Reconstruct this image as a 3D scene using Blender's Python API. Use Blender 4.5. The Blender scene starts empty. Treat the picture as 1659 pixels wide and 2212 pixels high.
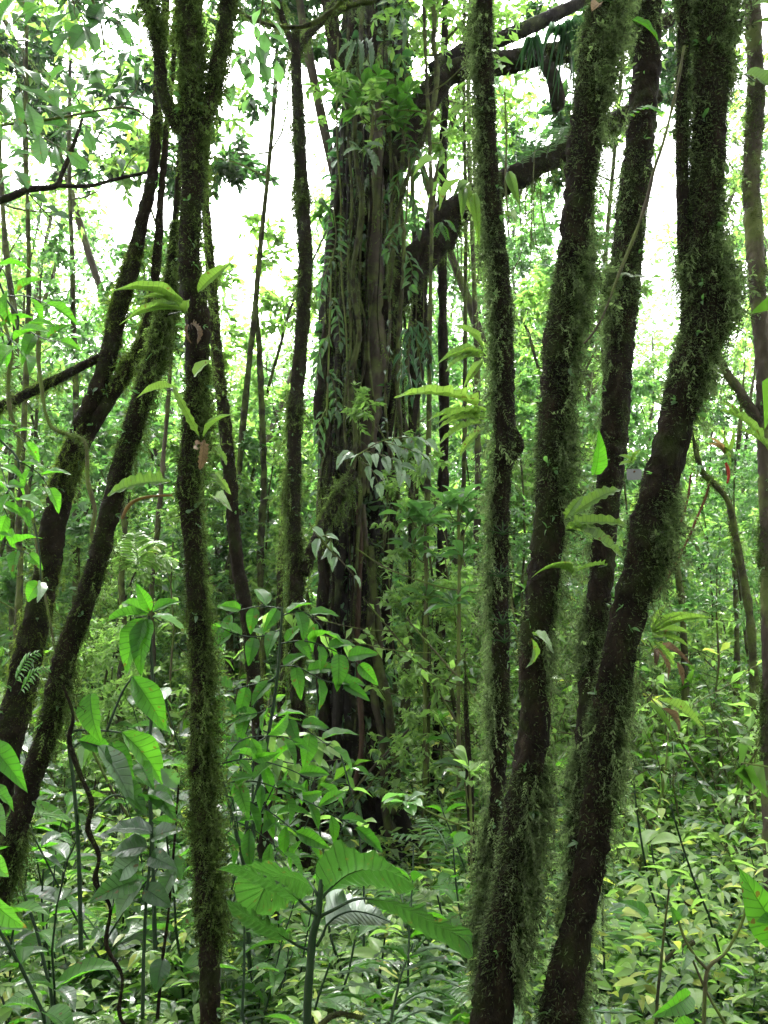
import bpy, math, numpy as np
from mathutils import Vector
S = bpy.context.scene
COL = S.collection
R = math.radians
# ------------------------------------------------------------------ camera, sky, sun, exposure
PITCH = R(10.0); EYE = 1.6; FPX = 1843.0          # FPX: focal length in units of a 1659 x 2212 picture
cam = bpy.data.cameras.new('camera'); camo = bpy.data.objects.new('camera', cam); COL.objects.link(camo)
cam.sensor_fit = 'VERTICAL'; cam.sensor_height = 36; cam.sensor_width = 27; cam.lens = 36*FPX/2212
cam.clip_start = 0.05; cam.clip_end = 1500
camo.location = (0, 0, EYE); camo.rotation_euler = (R(90)+PITCH, 0, 0)
S.camera = camo
SUN_EL, SUN_AZ = R(58), R(-14)                    # azimuth from +y (the way the camera looks), to the left
w = bpy.data.worlds.new('World'); S.world = w; w.use_nodes = True
nt = w.node_tree; nt.nodes.clear()
sky = nt.nodes.new('ShaderNodeTexSky'); sky.sky_type = 'NISHITA'; sky.sun_disc = False
sky.sun_elevation = SUN_EL; sky.sun_rotation = SUN_AZ; sky.dust_density = 6.0; sky.air_density = 1.0; sky.ozone_density = 0.6
hs = nt.nodes.new('ShaderNodeHueSaturation'); hs.inputs['Saturation'].default_value = 0.08
bg = nt.nodes.new('ShaderNodeBackground'); bg.inputs['Strength'].default_value = 0.15
ou = nt.nodes.new('ShaderNodeOutputWorld')
nt.links.new(sky.outputs[0], hs.inputs['Color']); nt.links.new(hs.outputs[0], bg.inputs['Color']); nt.links.new(bg.outputs[0], ou.inputs[0])
sl = bpy.data.lights.new('sun', 'SUN'); sl.energy = 1.5; sl.angle = R(10); sl.color = (1.0, 0.96, 0.88)
so = bpy.data.objects.new('sun', sl); COL.objects.link(so)
sd = Vector((math.sin(SUN_AZ)*math.cos(SUN_EL), math.cos(SUN_AZ)*math.cos(SUN_EL), math.sin(SUN_EL)))
so.rotation_euler = sd.to_track_quat('Z', 'Y').to_euler(); so.location = (0, 0, 30)
S.view_settings.view_transform = 'Standard'; S.view_settings.look = 'None'; S.view_settings.gamma = 1
S.view_settings.exposure = 3.35
cy = S.cycles
cy.max_bounces = 6; cy.diffuse_bounces = 4; cy.glossy_bounces = 2; cy.transmission_bounces = 4; cy.transparent_max_bounces = 2
cy.caustics_reflective = False; cy.caustics_refractive = False; cy.sample_clamp_indirect = 8
cy.use_denoising = True; cy.denoiser = 'OPENIMAGEDENOISE'
try: cy.denoising_input_passes = 'RGB_ALBEDO_NORMAL'
except Exception: pass
cy.use_adaptive_sampling = True; cy.adaptive_threshold = 0.02

# ------------------------------------------------------------------ helpers
def rs(seed): return np.random.default_rng(seed)
def nrm(a): return a/np.maximum(np.linalg.norm(a, axis=-1, keepdims=True), 1e-9)
def at(x, y, Y):
    """a point of the place: seen at x, y of a 1659 x 2212 picture, Y metres ahead"""
    cx, cyy = (x-829.5)/FPX, (1106-y)/FPX
    d = np.array([cx, math.cos(PITCH)-cyy*math.sin(PITCH), math.sin(PITCH)+cyy*math.cos(PITCH)])
    t = Y/d[1]
    return np.array([0, 0, EYE])+d*t, t/FPX
def proj(P):
    d = P-np.array([0, 0, EYE]); c, s = math.cos(PITCH), math.sin(PITCH)
    f = d[..., 1]*c+d[..., 2]*s; u = -d[..., 1]*s+d[..., 2]*c
    f = np.where(f < .05, 1e-3, f)
    return 829.5+FPX*d[..., 0]/f, 1106-FPX*u/f
def _h(ix, iy, iz, s):
    n = (ix*374761393+iy*668265263+iz*1274126177+s*974634777) & 0x7fffffff
    n = ((n ^ (n >> 13))*1274126177) & 0x7fffffff
    n = (n ^ (n >> 16)) & 0xffff
    return n/65535.0*2-1
def vn(P, s=0):
    P = np.asarray(P, float); i = np.floor(P).astype(np.int64); f = P-i; f = f*f*(3-2*f)
    o = 0
    for a in (0, 1):
        for b in (0, 1):
            for c in (0, 1):
                wgt = (f[..., 0] if a else 1-f[..., 0])*(f[..., 1] if b else 1-f[..., 1])*(f[..., 2] if c else 1-f[..., 2])
                o = o+wgt*_h(i[..., 0]+a, i[..., 1]+b, i[..., 2]+c, s)
    return o
def fbm(P, s=0, oc=3): return sum(vn(np.asarray(P)*2**k, s+k)/2**k for k in range(oc))
def ground_z(x, y):
    x = np.asarray(x, float); y = np.asarray(y, float)
    P = np.stack([x*.35, y*.35, x*0+3], -1)
    return .12*fbm(P, 5, 3)*np.clip((y+x*0)/4, .2, 1)-.02*np.clip(y-7, 0, 30)*.5 + .10*np.clip(y-26, 0, 60)

class MB:
    def __init__(s): s.V = []; s.F = []; s.A = []; s.n = 0
    def add(s, V, F, A=None):
        V = np.asarray(V, float); F = np.asarray(F, np.int64)
        if A is None: A = np.zeros((len(V), 3))
        s.V.append(V); s.F.append(F+s.n); s.A.append(A); s.n += len(V)
    def build(s, name, mat, parent=None, smooth=True, link=True):
        if not s.V: return None
        V = np.concatenate(s.V).astype(np.float32); F = np.concatenate(s.F).astype(np.int32); A = np.concatenate(s.A).astype(np.float32)
        m = bpy.data.meshes.new(name)
        m.vertices.add(len(V)); m.vertices.foreach_set('co', V.ravel())
        m.loops.add(len(F)*3); m.loops.foreach_set('vertex_index', F.ravel())
        m.polygons.add(len(F)); m.polygons.foreach_set('loop_start', np.arange(0, len(F)*3, 3, dtype=np.int32))
        try: m.polygons.foreach_set('loop_total', np.full(len(F), 3, dtype=np.int32))
        except Exception: pass
        m.polygons.foreach_set('use_smooth', np.full(len(F), smooth, dtype=bool))
        at_ = m.attributes.new('lf', 'FLOAT_VECTOR', 'POINT'); at_.data.foreach_set('vector', A.ravel())
        m.update(calc_edges=True); m.materials.append(mat)
        o = bpy.data.objects.new(name, m)
        if link: COL.objects.link(o)
        if parent is not None: o.parent = parent
        return o
    # -- a tapering tube
    def tube(s, P, rad, k=8, noise=0, nf=8.0, seed=0, rnd=0.0, lobes=None, cap=True):
        P = np.asarray(P, float); n = len(P); rad = np.broadcast_to(np.asarray(rad, float), (n,))
        T = nrm(np.gradient(P, axis=0)); up = np.array([0., 0, 1]) if abs(T[0][2]) < .9 else np.array([0., 1, 0])
        a = nrm(np.cross(T, up)); b = np.cross(T, a)
        th = np.linspace(0, 2*math.pi, k, endpoint=False)
        D = a[:, None, :]*np.cos(th)[None, :, None]+b[:, None, :]*np.sin(th)[None, :, None]
        rr = np.repeat(rad[:, None], k, 1)
        if lobes is not None: rr = rr*(1+lobes(np.linspace(0, 1, n)[:, None], th[None, :]))
        V = P[:, None, :]+D*rr[..., None]
        if noise: V = V+D*(rr*noise*fbm(V*nf, seed, 3))[..., None]
        V = V.reshape(-1, 3)
        i = np.arange(n-1)[:, None]*k; j = np.arange(k)[None, :]; j2 = (j+1) % k
        q = np.stack([i+j, i+j2, i+k+j2, i+k+j], -1).reshape(-1, 4)
        F = np.concatenate([q[:, [0, 1, 2]], q[:, [0, 2, 3]]])
        if cap:
            V = np.concatenate([V, P[-1:]+T[-1:]*rad[-1]*.4]); c = len(V)-1; jj = np.arange(k)
            F = np.concatenate([F, np.stack([(n-1)*k+jj, (n-1)*k+(jj+1) % k, np.full(k, c)], -1)])
        A = np.zeros((len(V), 3)); A[:, 2] = rnd
        s.add(V, F, A)
    # -- many copies of one small template
    def leaves(s, tpl, P, D, N, L, W, rnd=None, bend=None):
        tv, tf, tu = tpl; P = np.asarray(P, float)
        n = len(P)
        if n == 0: return
        D = nrm(np.asarray(D, float)); X = nrm(np.cross(D, N)); Z = np.cross(X, D)
        L = np.broadcast_to(L, (n,)); W = np.broadcast_to(W, (n,))
        if rnd is None: rnd = np.random.default_rng(n).random(n)
        V = P[:, None]+X[:, None]*(tv[None, :, 0:1]*W[:, None, None])+D[:, None]*(tv[None, :, 1:2]*L[:, None, None])+Z[:, None]*(tv[None, :, 2:3]*L[:, None, None])
        F = tf[None]+(np.arange(n)*len(tv))[:, None, None]
        A = np.empty((n, len(tv), 3)); A[..., 0:2] = tu[None]; A[..., 2] = np.asarray(rnd)[:, None]
        s.add(V.reshape(-1, 3), F.reshape(-1, 3), A.reshape(-1, 3))

def crom(pts, m):
    """smooth curve through points (any dimension), m samples"""
    p = np.asarray(pts, float); n = len(p)
    if n == 2: return p[0]+(p[1]-p[0])*np.linspace(0, 1, m)[:, None]
    q = np.concatenate([[2*p[0]-p[1]], p, [2*p[-1]-p[-2]]])
    d = np.r_[0, np.cumsum(np.linalg.norm(np.diff(p[:, :2] if p.shape[1] == 3 and False else p, axis=0), axis=1))]; d /= d[-1]
    t = np.linspace(0, 1, m); i = np.clip(np.searchsorted(d, t, side='right')-1, 0, n-2)
    u = ((t-d[i])/(d[i+1]-d[i]+1e-12))[:, None]
    a, b, c, e = q[i], q[i+1], q[i+2], q[i+3]
    return .5*((2*b)+(-a+c)*u+(2*a-5*b+4*c-e)*u*u+(-a+3*b-3*c+e)*u**3)

# ---- leaf templates: x across, y along, z up; unit length and width
def leaf_tpl(nl, nw, prof, fold=.12, bend=.15, wave=0., wn=3, lob=0., ln=6, quilt=0., qn=9):
    v = np.linspace(0, 1, nl+1); u = np.linspace(-1, 1, 2*nw+1)
    U, Vv = np.meshgrid(u, v); pw = prof(Vv)*(1+lob*np.sin(2*math.pi*ln*Vv))
    x = U*pw*.5; ang = bend*2.2*Vv
    y = np.sin(ang)/max(bend*2.2, 1e-3) if bend > 1e-3 else Vv
    z = -(1-np.cos(ang))/max(bend*2.2, 1e-3) if bend > 1e-3 else Vv*0
    z = z+fold*np.abs(U)*pw+wave*np.abs(U)**2*np.sin(2*math.pi*wn*Vv+(U > 0)*1.1)*.5
    if quilt: z = z+quilt*np.abs(np.sin(math.pi*(qn*Vv-2.2*np.abs(U))))*(1-np.abs(U)**3)*np.minimum(1, np.abs(U)*6)
    tv = np.stack([x, y, z], -1).reshape(-1, 3); tu = np.stack([U*np.ones_like(Vv), Vv], -1).reshape(-1, 2)
    k = 2*nw+1; i = np.arange(nl)[:, None]*k; j = np.arange(k-1)[None]
    q = np.stack([i+j, i+j+1, i+k+j+1, i+k+j], -1).reshape(-1, 4)
    return tv, np.concatenate([q[:, [0, 1, 2]], q[:, [0, 2, 3]]]), tu
ovate = lambda v: np.sin(math.pi*np.clip(v, 0, 1)**.72)**.85*(1-.25*v)+.03*(1-v)
lance = lambda v: np.sin(math.pi*np.clip(v, 0, 1)**.85)**1.1+.03*(1-v)
obov = lambda v: np.clip(np.sin(math.pi*np.clip(v, 0, 1)**1.7), 0, 1)**.8+.05*(1-v)
strap = lambda v: np.clip(v*5, .12, 1)*np.clip((1-v)*3.2, 0, 1)**.6
cordate = lambda v: np.clip(np.sin(math.pi*np.clip(v*.93+.07, 0, 1)**.55), 0, 1)**.9
grassy = lambda v: np.clip(v*6, .5, 1)*(1-v)**.5
def lo_tpl(fold=.12, bend=.12, wide=.45):
    tv = np.array([[0, 0, 0], [-.5, wide, fold-bend*.3], [0, wide+.03, -bend*.3], [.5, wide, fold-bend*.3], [0, 1, -bend]], float)
    return tv, np.array([[0, 1, 2], [0, 2, 3], [1, 4, 2], [2, 4, 3]]), np.array([[0, 0], [-1, .45], [0, .48], [1, .45], [0, 1]], float)
LO = [lo_tpl(.10, .10), lo_tpl(.02, .25), lo_tpl(.16, .35, .4)]
MD = [leaf_tpl(5, 1, ovate, .10, .18), leaf_tpl(5, 1, lance, .12, .35), leaf_tpl(5, 1, obov, .08, .12)]
HI = dict(ovate=leaf_tpl(18, 5, ovate, .12, .35, .04, 3, quilt=.012, qn=10), lance=leaf_tpl(18, 4, lance, .14, .4, .03, 3),
          obov=leaf_tpl(18, 4, obov, .12, .3, .03, 2), cord=leaf_tpl(18, 5, cordate, .10, .3, .03, 2),
          wavy=leaf_tpl(44, 4, strap, .10, .45, .05, 6, .16, 7), strap=leaf_tpl(20, 2, grassy, .2, .7),
          big=leaf_tpl(60, 14, ovate, .10, .38, .028, 4, .02, 8, .012, 14))
def sprig_tpl(seed, nodes=6, droop=.5, wid=1.0):
    r = rs(seed); V = []; F = []; pts = []
    p = np.zeros(3); d = np.array([0, 1., 0])
    for i in range(nodes+1):
        pts.append(p.copy()); d = nrm(d+r.normal(0, .28, 3)+np.array([0, 0, -droop*.25])); p = p+d/nodes
    pts = np.array(pts)
    for i in range(nodes):
        a, b = pts[i], pts[i+1]; o = np.array([.018*wid, 0, 0.006]); k = len(V)
        V += [a-o, a+o, b]; F.append([k, k+1, k+2])
        for s_ in (-1, 1):
            l = .26*(1-.35*i/nodes)*r.uniform(.6, 1.2); t = nrm(np.array([s_*1.0, .7, r.normal(0, .5)]))*l
            wv = nrm(np.cross(t, r.normal(0, 1, 3)))*l*.2*wid; k = len(V)
            V += [a, a+t*.5+wv, a+t, a+t*.5-wv]; F += [[k, k+1, k+2], [k, k+2, k+3]]
    V = np.array(V); return V, np.array(F), np.zeros((len(V), 2))
SPR = [sprig_tpl(i, 5, .5) for i in range(4)]; BEARD = [sprig_tpl(10+i, 9, .2, .7) for i in range(3)]
TRI = (np.array([[-.5, 0, 0], [.5, 0, 0], [.15, .55, .1], [0, 1, -.1]], float), np.array([[0, 1, 2], [0, 2, 3]]), np.zeros((4, 2)))

def curl_tpl(seed, n=6):
    r = rs(seed); p = np.zeros(3); d = np.array([0, 1., 0]); ax = nrm(r.normal(0, 1, 3)); V = []; F = []; pts = []
    for i in range(n+1):
        pts.append(p.copy()); d = nrm(d+np.cross(ax, d)*.45+r.normal(0, .12, 3)); p = p+d/n
    for i, q in enumerate(pts): w_ = .022*(1-i/(n+1)); V += [q-[w_, 0, w_*.5], q+[w_, 0, w_*.5]]
    for i in range(n): k = 2*i; F += [[k, k+1, k+3], [k, k+3, k+2]]
    return np.array(V), np.array(F), np.zeros((len(V), 2))
CURL = [curl_tpl(i) for i in range(4)]

# ------------------------------------------------------------------ materials
def newmat(name):
    m = bpy.data.materials.new(name); m.use_nodes = True; m.node_tree.nodes.clear(); return m, m.node_tree
def ramp(t, stops):
    n = t.nodes.new('ShaderNodeValToRGB'); e = n.color_ramp.elements
    while len(e) > 1: e.remove(e[-1])
    e[0].position = stops[0][0]; e[0].color = (*stops[0][1], 1)
    for p, c in stops[1:]:
        q = e.new(p); q.color = (*c, 1)
    return n
def mth(t, op, a, b=None, c=None):
    n = t.nodes.new('ShaderNodeMath'); n.operation = op
    for i, x in enumerate((a, b, c)):
        if x is None: continue
        if isinstance(x, (int, float)): n.inputs[i].default_value = x
        else: t.links.new(x, n.inputs[i])
    return n.outputs[0]
def leaf_mat(name, c0, c1, tr=(1.9, 2.2, .9), tfac=.42, rough=.42, spec=.5, veins=0, blem=None, vk=1.6):
    m, t = newmat(name); L = t.links
    a = t.nodes.new('ShaderNodeAttribute'); a.attribute_name = 'lf'; s = t.nodes.new('ShaderNodeSeparateXYZ'); orr = .05 if 'moss' in name else .35; L.new(a.outputs['Vector'], s.inputs[0])
    oi = t.nodes.new('ShaderNodeObjectInfo')
    rr = mth(t, 'MULTIPLY_ADD', oi.outputs['Random'], orr, mth(t, 'MULTIPLY', s.outputs[2], .95 if 'moss' in name else .72))
    mid = tuple((x+y)/2 for x, y in zip(c0, c1))
    st = [(0, c0), (.5, mid), (.93, c1)]
    if blem: st += [(1.0, blem)]
    rp = ramp(t, st); L.new(rr, rp.inputs[0])
    tc = t.nodes.new('ShaderNodeTexCoord'); no = t.nodes.new('ShaderNodeTexNoise'); no.inputs['Scale'].default_value = 14; no.inputs['Detail'].default_value = 4
    L.new(tc.outputs['Object'], no.inputs['Vector'])
    hv = t.nodes.new('ShaderNodeHueSaturation'); L.new(rp.outputs[0], hv.inputs['Color'])
    L.new(mth(t, 'MULTIPLY_ADD', no.outputs[0], .9, .55), hv.inputs['Value'])
    col = hv.outputs[0]; nor = None
    if veins:
        au = mth(t, 'ABSOLUTE', s.outputs[0])
        ph = mth(t, 'FRACT', mth(t, 'SUBTRACT', mth(t, 'MULTIPLY', s.outputs[1], veins), mth(t, 'MULTIPLY', mth(t, 'POWER', au, .75), vk)))
        vv = mth(t, 'MINIMUM', ph, mth(t, 'SUBTRACT', 1., ph))
        side = mth(t, 'SUBTRACT', 1., mth(t, 'MINIMUM', mth(t, 'MULTIPLY', vv, 9.), 1.))
        midr = mth(t, 'SUBTRACT', 1., mth(t, 'MINIMUM', mth(t, 'MULTIPLY', au, 16.), 1.))
        v = mth(t, 'MAXIMUM', mth(t, 'MULTIPLY', side, .7), midr)
        mx = t.nodes.new('ShaderNodeMix'); mx.data_type = 'RGBA'; L.new(mth(t, 'MULTIPLY', v, .75), mx.inputs[0]); L.new(col, mx.inputs[6])
        mx.inputs[7].default_value = (c0[0]*.4, c0[1]*.4, c0[2]*.4, 1); col = mx.outputs[2]
        bp = t.nodes.new('ShaderNodeBump'); bp.inputs['Strength'].default_value = .5; bp.inputs['Distance'].default_value = .004
        L.new(mth(t, 'SUBTRACT', mth(t, 'MULTIPLY', no.outputs[0], .5), v), bp.inputs['Height']); nor = bp.outputs[0]
    if veins:
        n5 = t.nodes.new('ShaderNodeTexNoise'); n5.inputs['Scale'].default_value = 45; n5.inputs['Detail'].default_value = 3; L.new(tc.outputs['Object'], n5.inputs['Vector'])
        r5 = ramp(t, [(.66, (0, 0, 0)), (.69, (1, 1, 1))]); L.new(n5.outputs[0], r5.inputs[0])
        m5 = t.nodes.new('ShaderNodeMix'); m5.data_type = 'RGBA'; L.new(r5.outputs[0], m5.inputs[0]); L.new(col, m5.inputs[6]); m5.inputs[7].default_value = (.07, .05, .015, 1); col = m5.outputs[2]
    pb = t.nodes.new('ShaderNodeBsdfPrincipled'); L.new(col, pb.inputs['Base Color']); pb.inputs['Roughness'].default_value = rough
    pb.inputs['Specular IOR Level'].default_value = spec
    tl = t.nodes.new('ShaderNodeBsdfTranslucent')
    mc = t.nodes.new('ShaderNodeMix'); mc.data_type = 'RGBA'; mc.blend_type = 'MULTIPLY'; mc.inputs[0].default_value = 1
    L.new(col, mc.inputs[6]); mc.inputs[7].default_value = (*tr, 1); mc.clamp_result = False
    L.new(mc.outputs[2], tl.inputs['Color'])
    if nor: L.new(nor, pb.inputs['Normal']); L.new(nor, tl.inputs['Normal'])
    ms = t.nodes.new('ShaderNodeMixShader'); ms.inputs[0].default_value = tfac
    L.new(pb.outputs[0], ms.inputs[1]); L.new(tl.outputs[0], ms.inputs[2])
    o = t.nodes.new('ShaderNodeOutputMaterial'); L.new(ms.outputs[0], o.inputs[0]); return m
def bark_mat(name, stops, scale=9, stretch=.35, rough=.9, bump=.6, green=None, gthr=.55, spec=.15):
    m, t = newmat(name); L = t.links
    tc = t.nodes.new('ShaderNodeTexCoord'); mp = t.nodes.new('ShaderNodeMapping'); mp.inputs['Scale'].default_value = (1, 1, stretch); L.new(tc.outputs['Object'], mp.inputs[0])
    n1 = t.nodes.new('ShaderNodeTexNoise'); n1.inputs['Scale'].default_value = scale; n1.inputs['Detail'].default_value = 8; n1.inputs['Roughness'].default_value = .65; L.new(mp.outputs[0], n1.inputs['Vector'])
    rp = ramp(t, stops); L.new(n1.outputs[0], rp.inputs[0]); col = rp.outputs[0]
    if green:
        n2 = t.nodes.new('ShaderNodeTexNoise'); n2.inputs['Scale'].default_value = scale*.5; n2.inputs['Detail'].default_value = 7; L.new(tc.outputs['Object'], n2.inputs['Vector'])
        r2 = ramp(t, [(gthr-.06, (0, 0, 0)), (gthr+.06, (1, 1, 1))]); L.new(n2.outputs[0], r2.inputs[0])
        mx = t.nodes.new('ShaderNodeMix'); mx.data_type = 'RGBA'; L.new(r2.outputs[0], mx.inputs[0]); L.new(col, mx.inputs[6]); mx.inputs[7].default_value = (*green, 1); col = mx.outputs[2]
    if 'dark' in name or 'fig' in name:
        n6 = t.nodes.new('ShaderNodeTexNoise'); n6.inputs['Scale'].default_value = scale*2.3; n6.inputs['Detail'].default_value = 9; n6.inputs['Roughness'].default_value = .8; L.new(tc.outputs['Object'], n6.inputs['Vector'])
        r6 = ramp(t, [(.60, (0, 0, 0)), (.66, (1, 1, 1))]); L.new(n6.outputs[0], r6.inputs[0])
        m6 = t.nodes.new('ShaderNodeMix'); m6.data_type = 'RGBA'; L.new(r6.outputs[0], m6.inputs[0]); L.new(col, m6.inputs[6]); m6.inputs[7].default_value = (.075, .08, .05, 1); col = m6.outputs[2]
    pb = t.nodes.new('ShaderNodeBsdfPrincipled'); L.new(col, pb.inputs['Base Color']); pb.inputs['Roughness'].default_value = rough; pb.inputs['Specular IOR Level'].default_value = spec
    n3 = t.nodes.new('ShaderNodeTexNoise'); n3.inputs['Scale'].default_value = scale*6; n3.inputs['Detail'].default_value = 6; L.new(mp.outputs[0], n3.inputs['Vector'])
    bp = t.nodes.new('ShaderNodeBump'); bp.inputs['Strength'].default_value = bump; bp.inputs['Distance'].default_value = .02
    L.new(mth(t, 'MULTIPLY_ADD', n3.outputs[0], .5, n1.outputs[0]), bp.inputs['Height']); L.new(bp.outputs[0], pb.inputs['Normal'])
    o = t.nodes.new('ShaderNodeOutputMaterial'); L.new(pb.outputs[0], o.inputs[0]); return m
BARKD = bark_mat('dark_wet_bark', [(.3, (.004, .0035, .003)), (.55, (.012, .009, .006)), (.8, (.034, .026, .016))], 22, .45, bump=1, green=(.014, .017, .006), gthr=.58, spec=.04)
BARKF = bark_mat('fig_bark', [(.3, (.002, .0017, .0014)), (.55, (.008, .0065, .005)), (.8, (.034, .028, .02))], 11, .25, bump=1, green=(.03, .038, .014), gthr=.6)
BARKG = bark_mat('grey_brown_bark', [(.3, (.018, .014, .010)), (.6, (.055, .045, .032)), (.85, (.13, .11, .08))], 9, .3, green=(.07, .085, .025), gthr=.55)
BARKR = bark_mat('reddish_vine_bark', [(.3, (.05, .022, .012)), (.7, (.15, .07, .04))], 12, .3)
BARKT = bark_mat('twig_bark', [(.3, (.03, .028, .015)), (.7, (.09, .085, .04))], 14, .4, green=(.07, .10, .02), gthr=.5)
BARKM = bark_mat('moss_covered_bark', [(.3, (.008, .008, .004)), (.7, (.04, .038, .018))], 18, .6, bump=1, green=(.055, .07, .018), gthr=.5)
STEMG = bark_mat('green_stem', [(.3, (.007, .018, .008)), (.7, (.02, .042, .016))], 20, .3, .6, .2)
MOSS = leaf_mat('moss', (.010, .012, .004), (.085, .125, .038), (1.6, 1.9, 1.1), .5, .85, .1)
MOSSP = leaf_mat('pale_moss', (.010, .012, .006), (.125, .165, .075), (1.6, 1.9, 1.3), .5, .85, .1)
MOSSB = leaf_mat('bright_moss', (.010, .014, .004), (.12, .18, .04), (1.4, 1.5, .8), .5, .85, .1)
LEAF_A = leaf_mat('mid_green_leaf', (.028, .07, .026), (.085, .165, .055), (1.9, 2.4, 1.25), .46, .3, .7)
LEAF_B = leaf_mat('yellow_green_leaf', (.07, .135, .035), (.18, .27, .075), (1.8, 2.2, 1.3), .5, blem=(.32, .34, .08))
LEAF_C = leaf_mat('dark_green_leaf', (.014, .04, .018), (.04, .09, .03), (1.6, 2.1, 1.0), .33, .25, .8)
LEAF_D = leaf_mat('glossy_herb_leaf', (.010, .032, .007), (.055, .125, .024), (2.4, 2.7, .9), .44, .24, .65)
LEAF_S = leaf_mat('silvery_leaf', (.06, .11, .06), (.16, .24, .14), (1.2, 1.6, .9), .3, .35, .6)
LEAF_V = leaf_mat('veined_leaf', (.022, .075, .012), (.055, .155, .02), (2.1, 2.6, .8), .52, .5, .28, 10)
LEAF_BIG = leaf_mat('big_quilted_leaf', (.014, .040, .010), (.026, .068, .015), (1.5, 1.9, .9), .46, .36, .5, 14, vk=2.2)
LEAF_W = leaf_mat('strap_fern_leaf', (.05, .10, .025), (.11, .18, .05), (1.8, 2.0, .8), .5, .45, .4, 16, vk=.8)
LEAF_CV = leaf_mat('dark_veined_leaf', (.014, .04, .016), (.04, .09, .026), (1.6, 2.1, 1.0), .36, .3, .6, 9)
LEAF_DV = leaf_mat('glossy_veined_leaf', (.018, .058, .012), (.055, .14, .026), (2.0, 2.5, .9), .45, .42, .4, 10)
LEAF_SV = leaf_mat('pale_veined_leaf', (.06, .11, .06), (.14, .21, .12), (1.2, 1.6, .9), .3, .34, .6, 10)
LEAF_X = leaf_mat('hanging_dark_leaf', (.02, .06, .025), (.05, .12, .05), (1.4, 2.0, 1.0), .3, .35, .5)
DRY = leaf_mat('dry_leaf', (.05, .03, .015), (.19, .13, .07), (1.1, 1.1, 1), .2, .7, .2, 8)
TANM = leaf_mat('dry_moss', (.16, .11, .045), (.34, .26, .12), (1.3, 1.2, .9), .45, .85, .1)
def ground_mat():
    m, t = newmat('forest_soil'); L = t.links
    tc = t.nodes.new('ShaderNodeTexCoord'); n1 = t.nodes.new('ShaderNodeTexNoise'); n1.inputs['Scale'].default_value = 5; n1.inputs['Detail'].default_value = 10
    vo = t.nodes.new('ShaderNodeTexVoronoi'); vo.inputs['Scale'].default_value = 18
    L.new(tc.outputs['Object'], n1.inputs['Vector']); L.new(tc.outputs['Object'], vo.inputs['Vector'])
    rp = ramp(t, [(.35, (.03, .022, .012)), (.5, (.07, .05, .025)), (.6, (.05, .06, .02)), (.75, (.09, .12, .03))]); L.new(mth(t, 'MULTIPLY_ADD', vo.outputs['Distance'], .2, n1.outputs[0]), rp.inputs[0])
    pb = t.nodes.new('ShaderNodeBsdfPrincipled'); pb.inputs['Roughness'].default_value = .95; L.new(rp.outputs[0], pb.inputs['Base Color'])
    bp = t.nodes.new('ShaderNodeBump'); bp.inputs['Strength'].default_value = .8; bp.inputs['Distance'].default_value = .04; L.new(vo.outputs['Distance'], bp.inputs['Height']); L.new(bp.outputs[0], pb.inputs['Normal'])
    o = t.nodes.new('ShaderNodeOutputMaterial'); L.new(pb.outputs[0], o.inputs[0]); return m

# ------------------------------------------------------------------ tagging, copying
def tag(o, label=None, cat=None, group=None, kind=None):
    if label: o['label'] = label
    if cat: o['category'] = cat
    if group: o['group'] = group
    if kind: o['kind'] = kind
    return o
def empty(name, loc=(0, 0, 0), label=None, cat=None, group=None):
    o = bpy.data.objects.new(name, None); COL.objects.link(o); o.location = tuple(loc); o.empty_display_size = .2
    return tag(o, label, cat, group)
def copy_tree(o, parent=None):
    c = o.copy(); COL.objects.link(c); c.parent = parent
    for ch in KIDS.get(o.name, [x for x in o.children]): copy_tree(ch, c)
    return c
KIDS = {}
def put(proto, loc, rz, sc, label, group=None, first=[None]):
    """the first use moves the built plant itself, later uses copy it and its parts"""
    if proto.get('_used'): o = copy_tree(proto); del_used(o)
    else: o = proto; proto['_used'] = 1
    o.location = tuple(loc); o.rotation_euler = (0, 0, rz); o.scale = (sc, sc, sc)
    tag(o, label, None, group); return o
def del_used(o):
    if '_used' in o: del o['_used']
USED = []
def finish_used():
    for o in bpy.data.objects:
        if '_used' in o: del o['_used']

# ------------------------------------------------------------------ ground
def make_ground():
    xs = np.concatenate([-np.geomspace(400, 12, 26), np.linspace(-11.5, 11.5, 93), np.geomspace(12, 400, 26)])
    ys = np.concatenate([-np.geomspace(400, 8, 26), np.linspace(-7.5, 24, 127), np.geomspace(25, 500, 34)])
    X, Y = np.meshgrid(xs, ys); Z = ground_z(X, Y)
    V = np.stack([X, Y, Z], -1).reshape(-1, 3); k = len(xs)
    i = np.arange(len(ys)-1)[:, None]*k; j = np.arange(k-1)[None]
    q = np.stack([i+j, i+j+1, i+k+j+1, i+k+j], -1).reshape(-1, 4)
    b = MB(); b.add(V, np.concatenate([q[:, [0, 1, 2]], q[:, [0, 2, 3]]]))
    tag(b.build('ground', ground_mat()), 'dark forest floor of soil and litter under the herbs', 'ground', None, 'structure')
make_ground()

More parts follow.
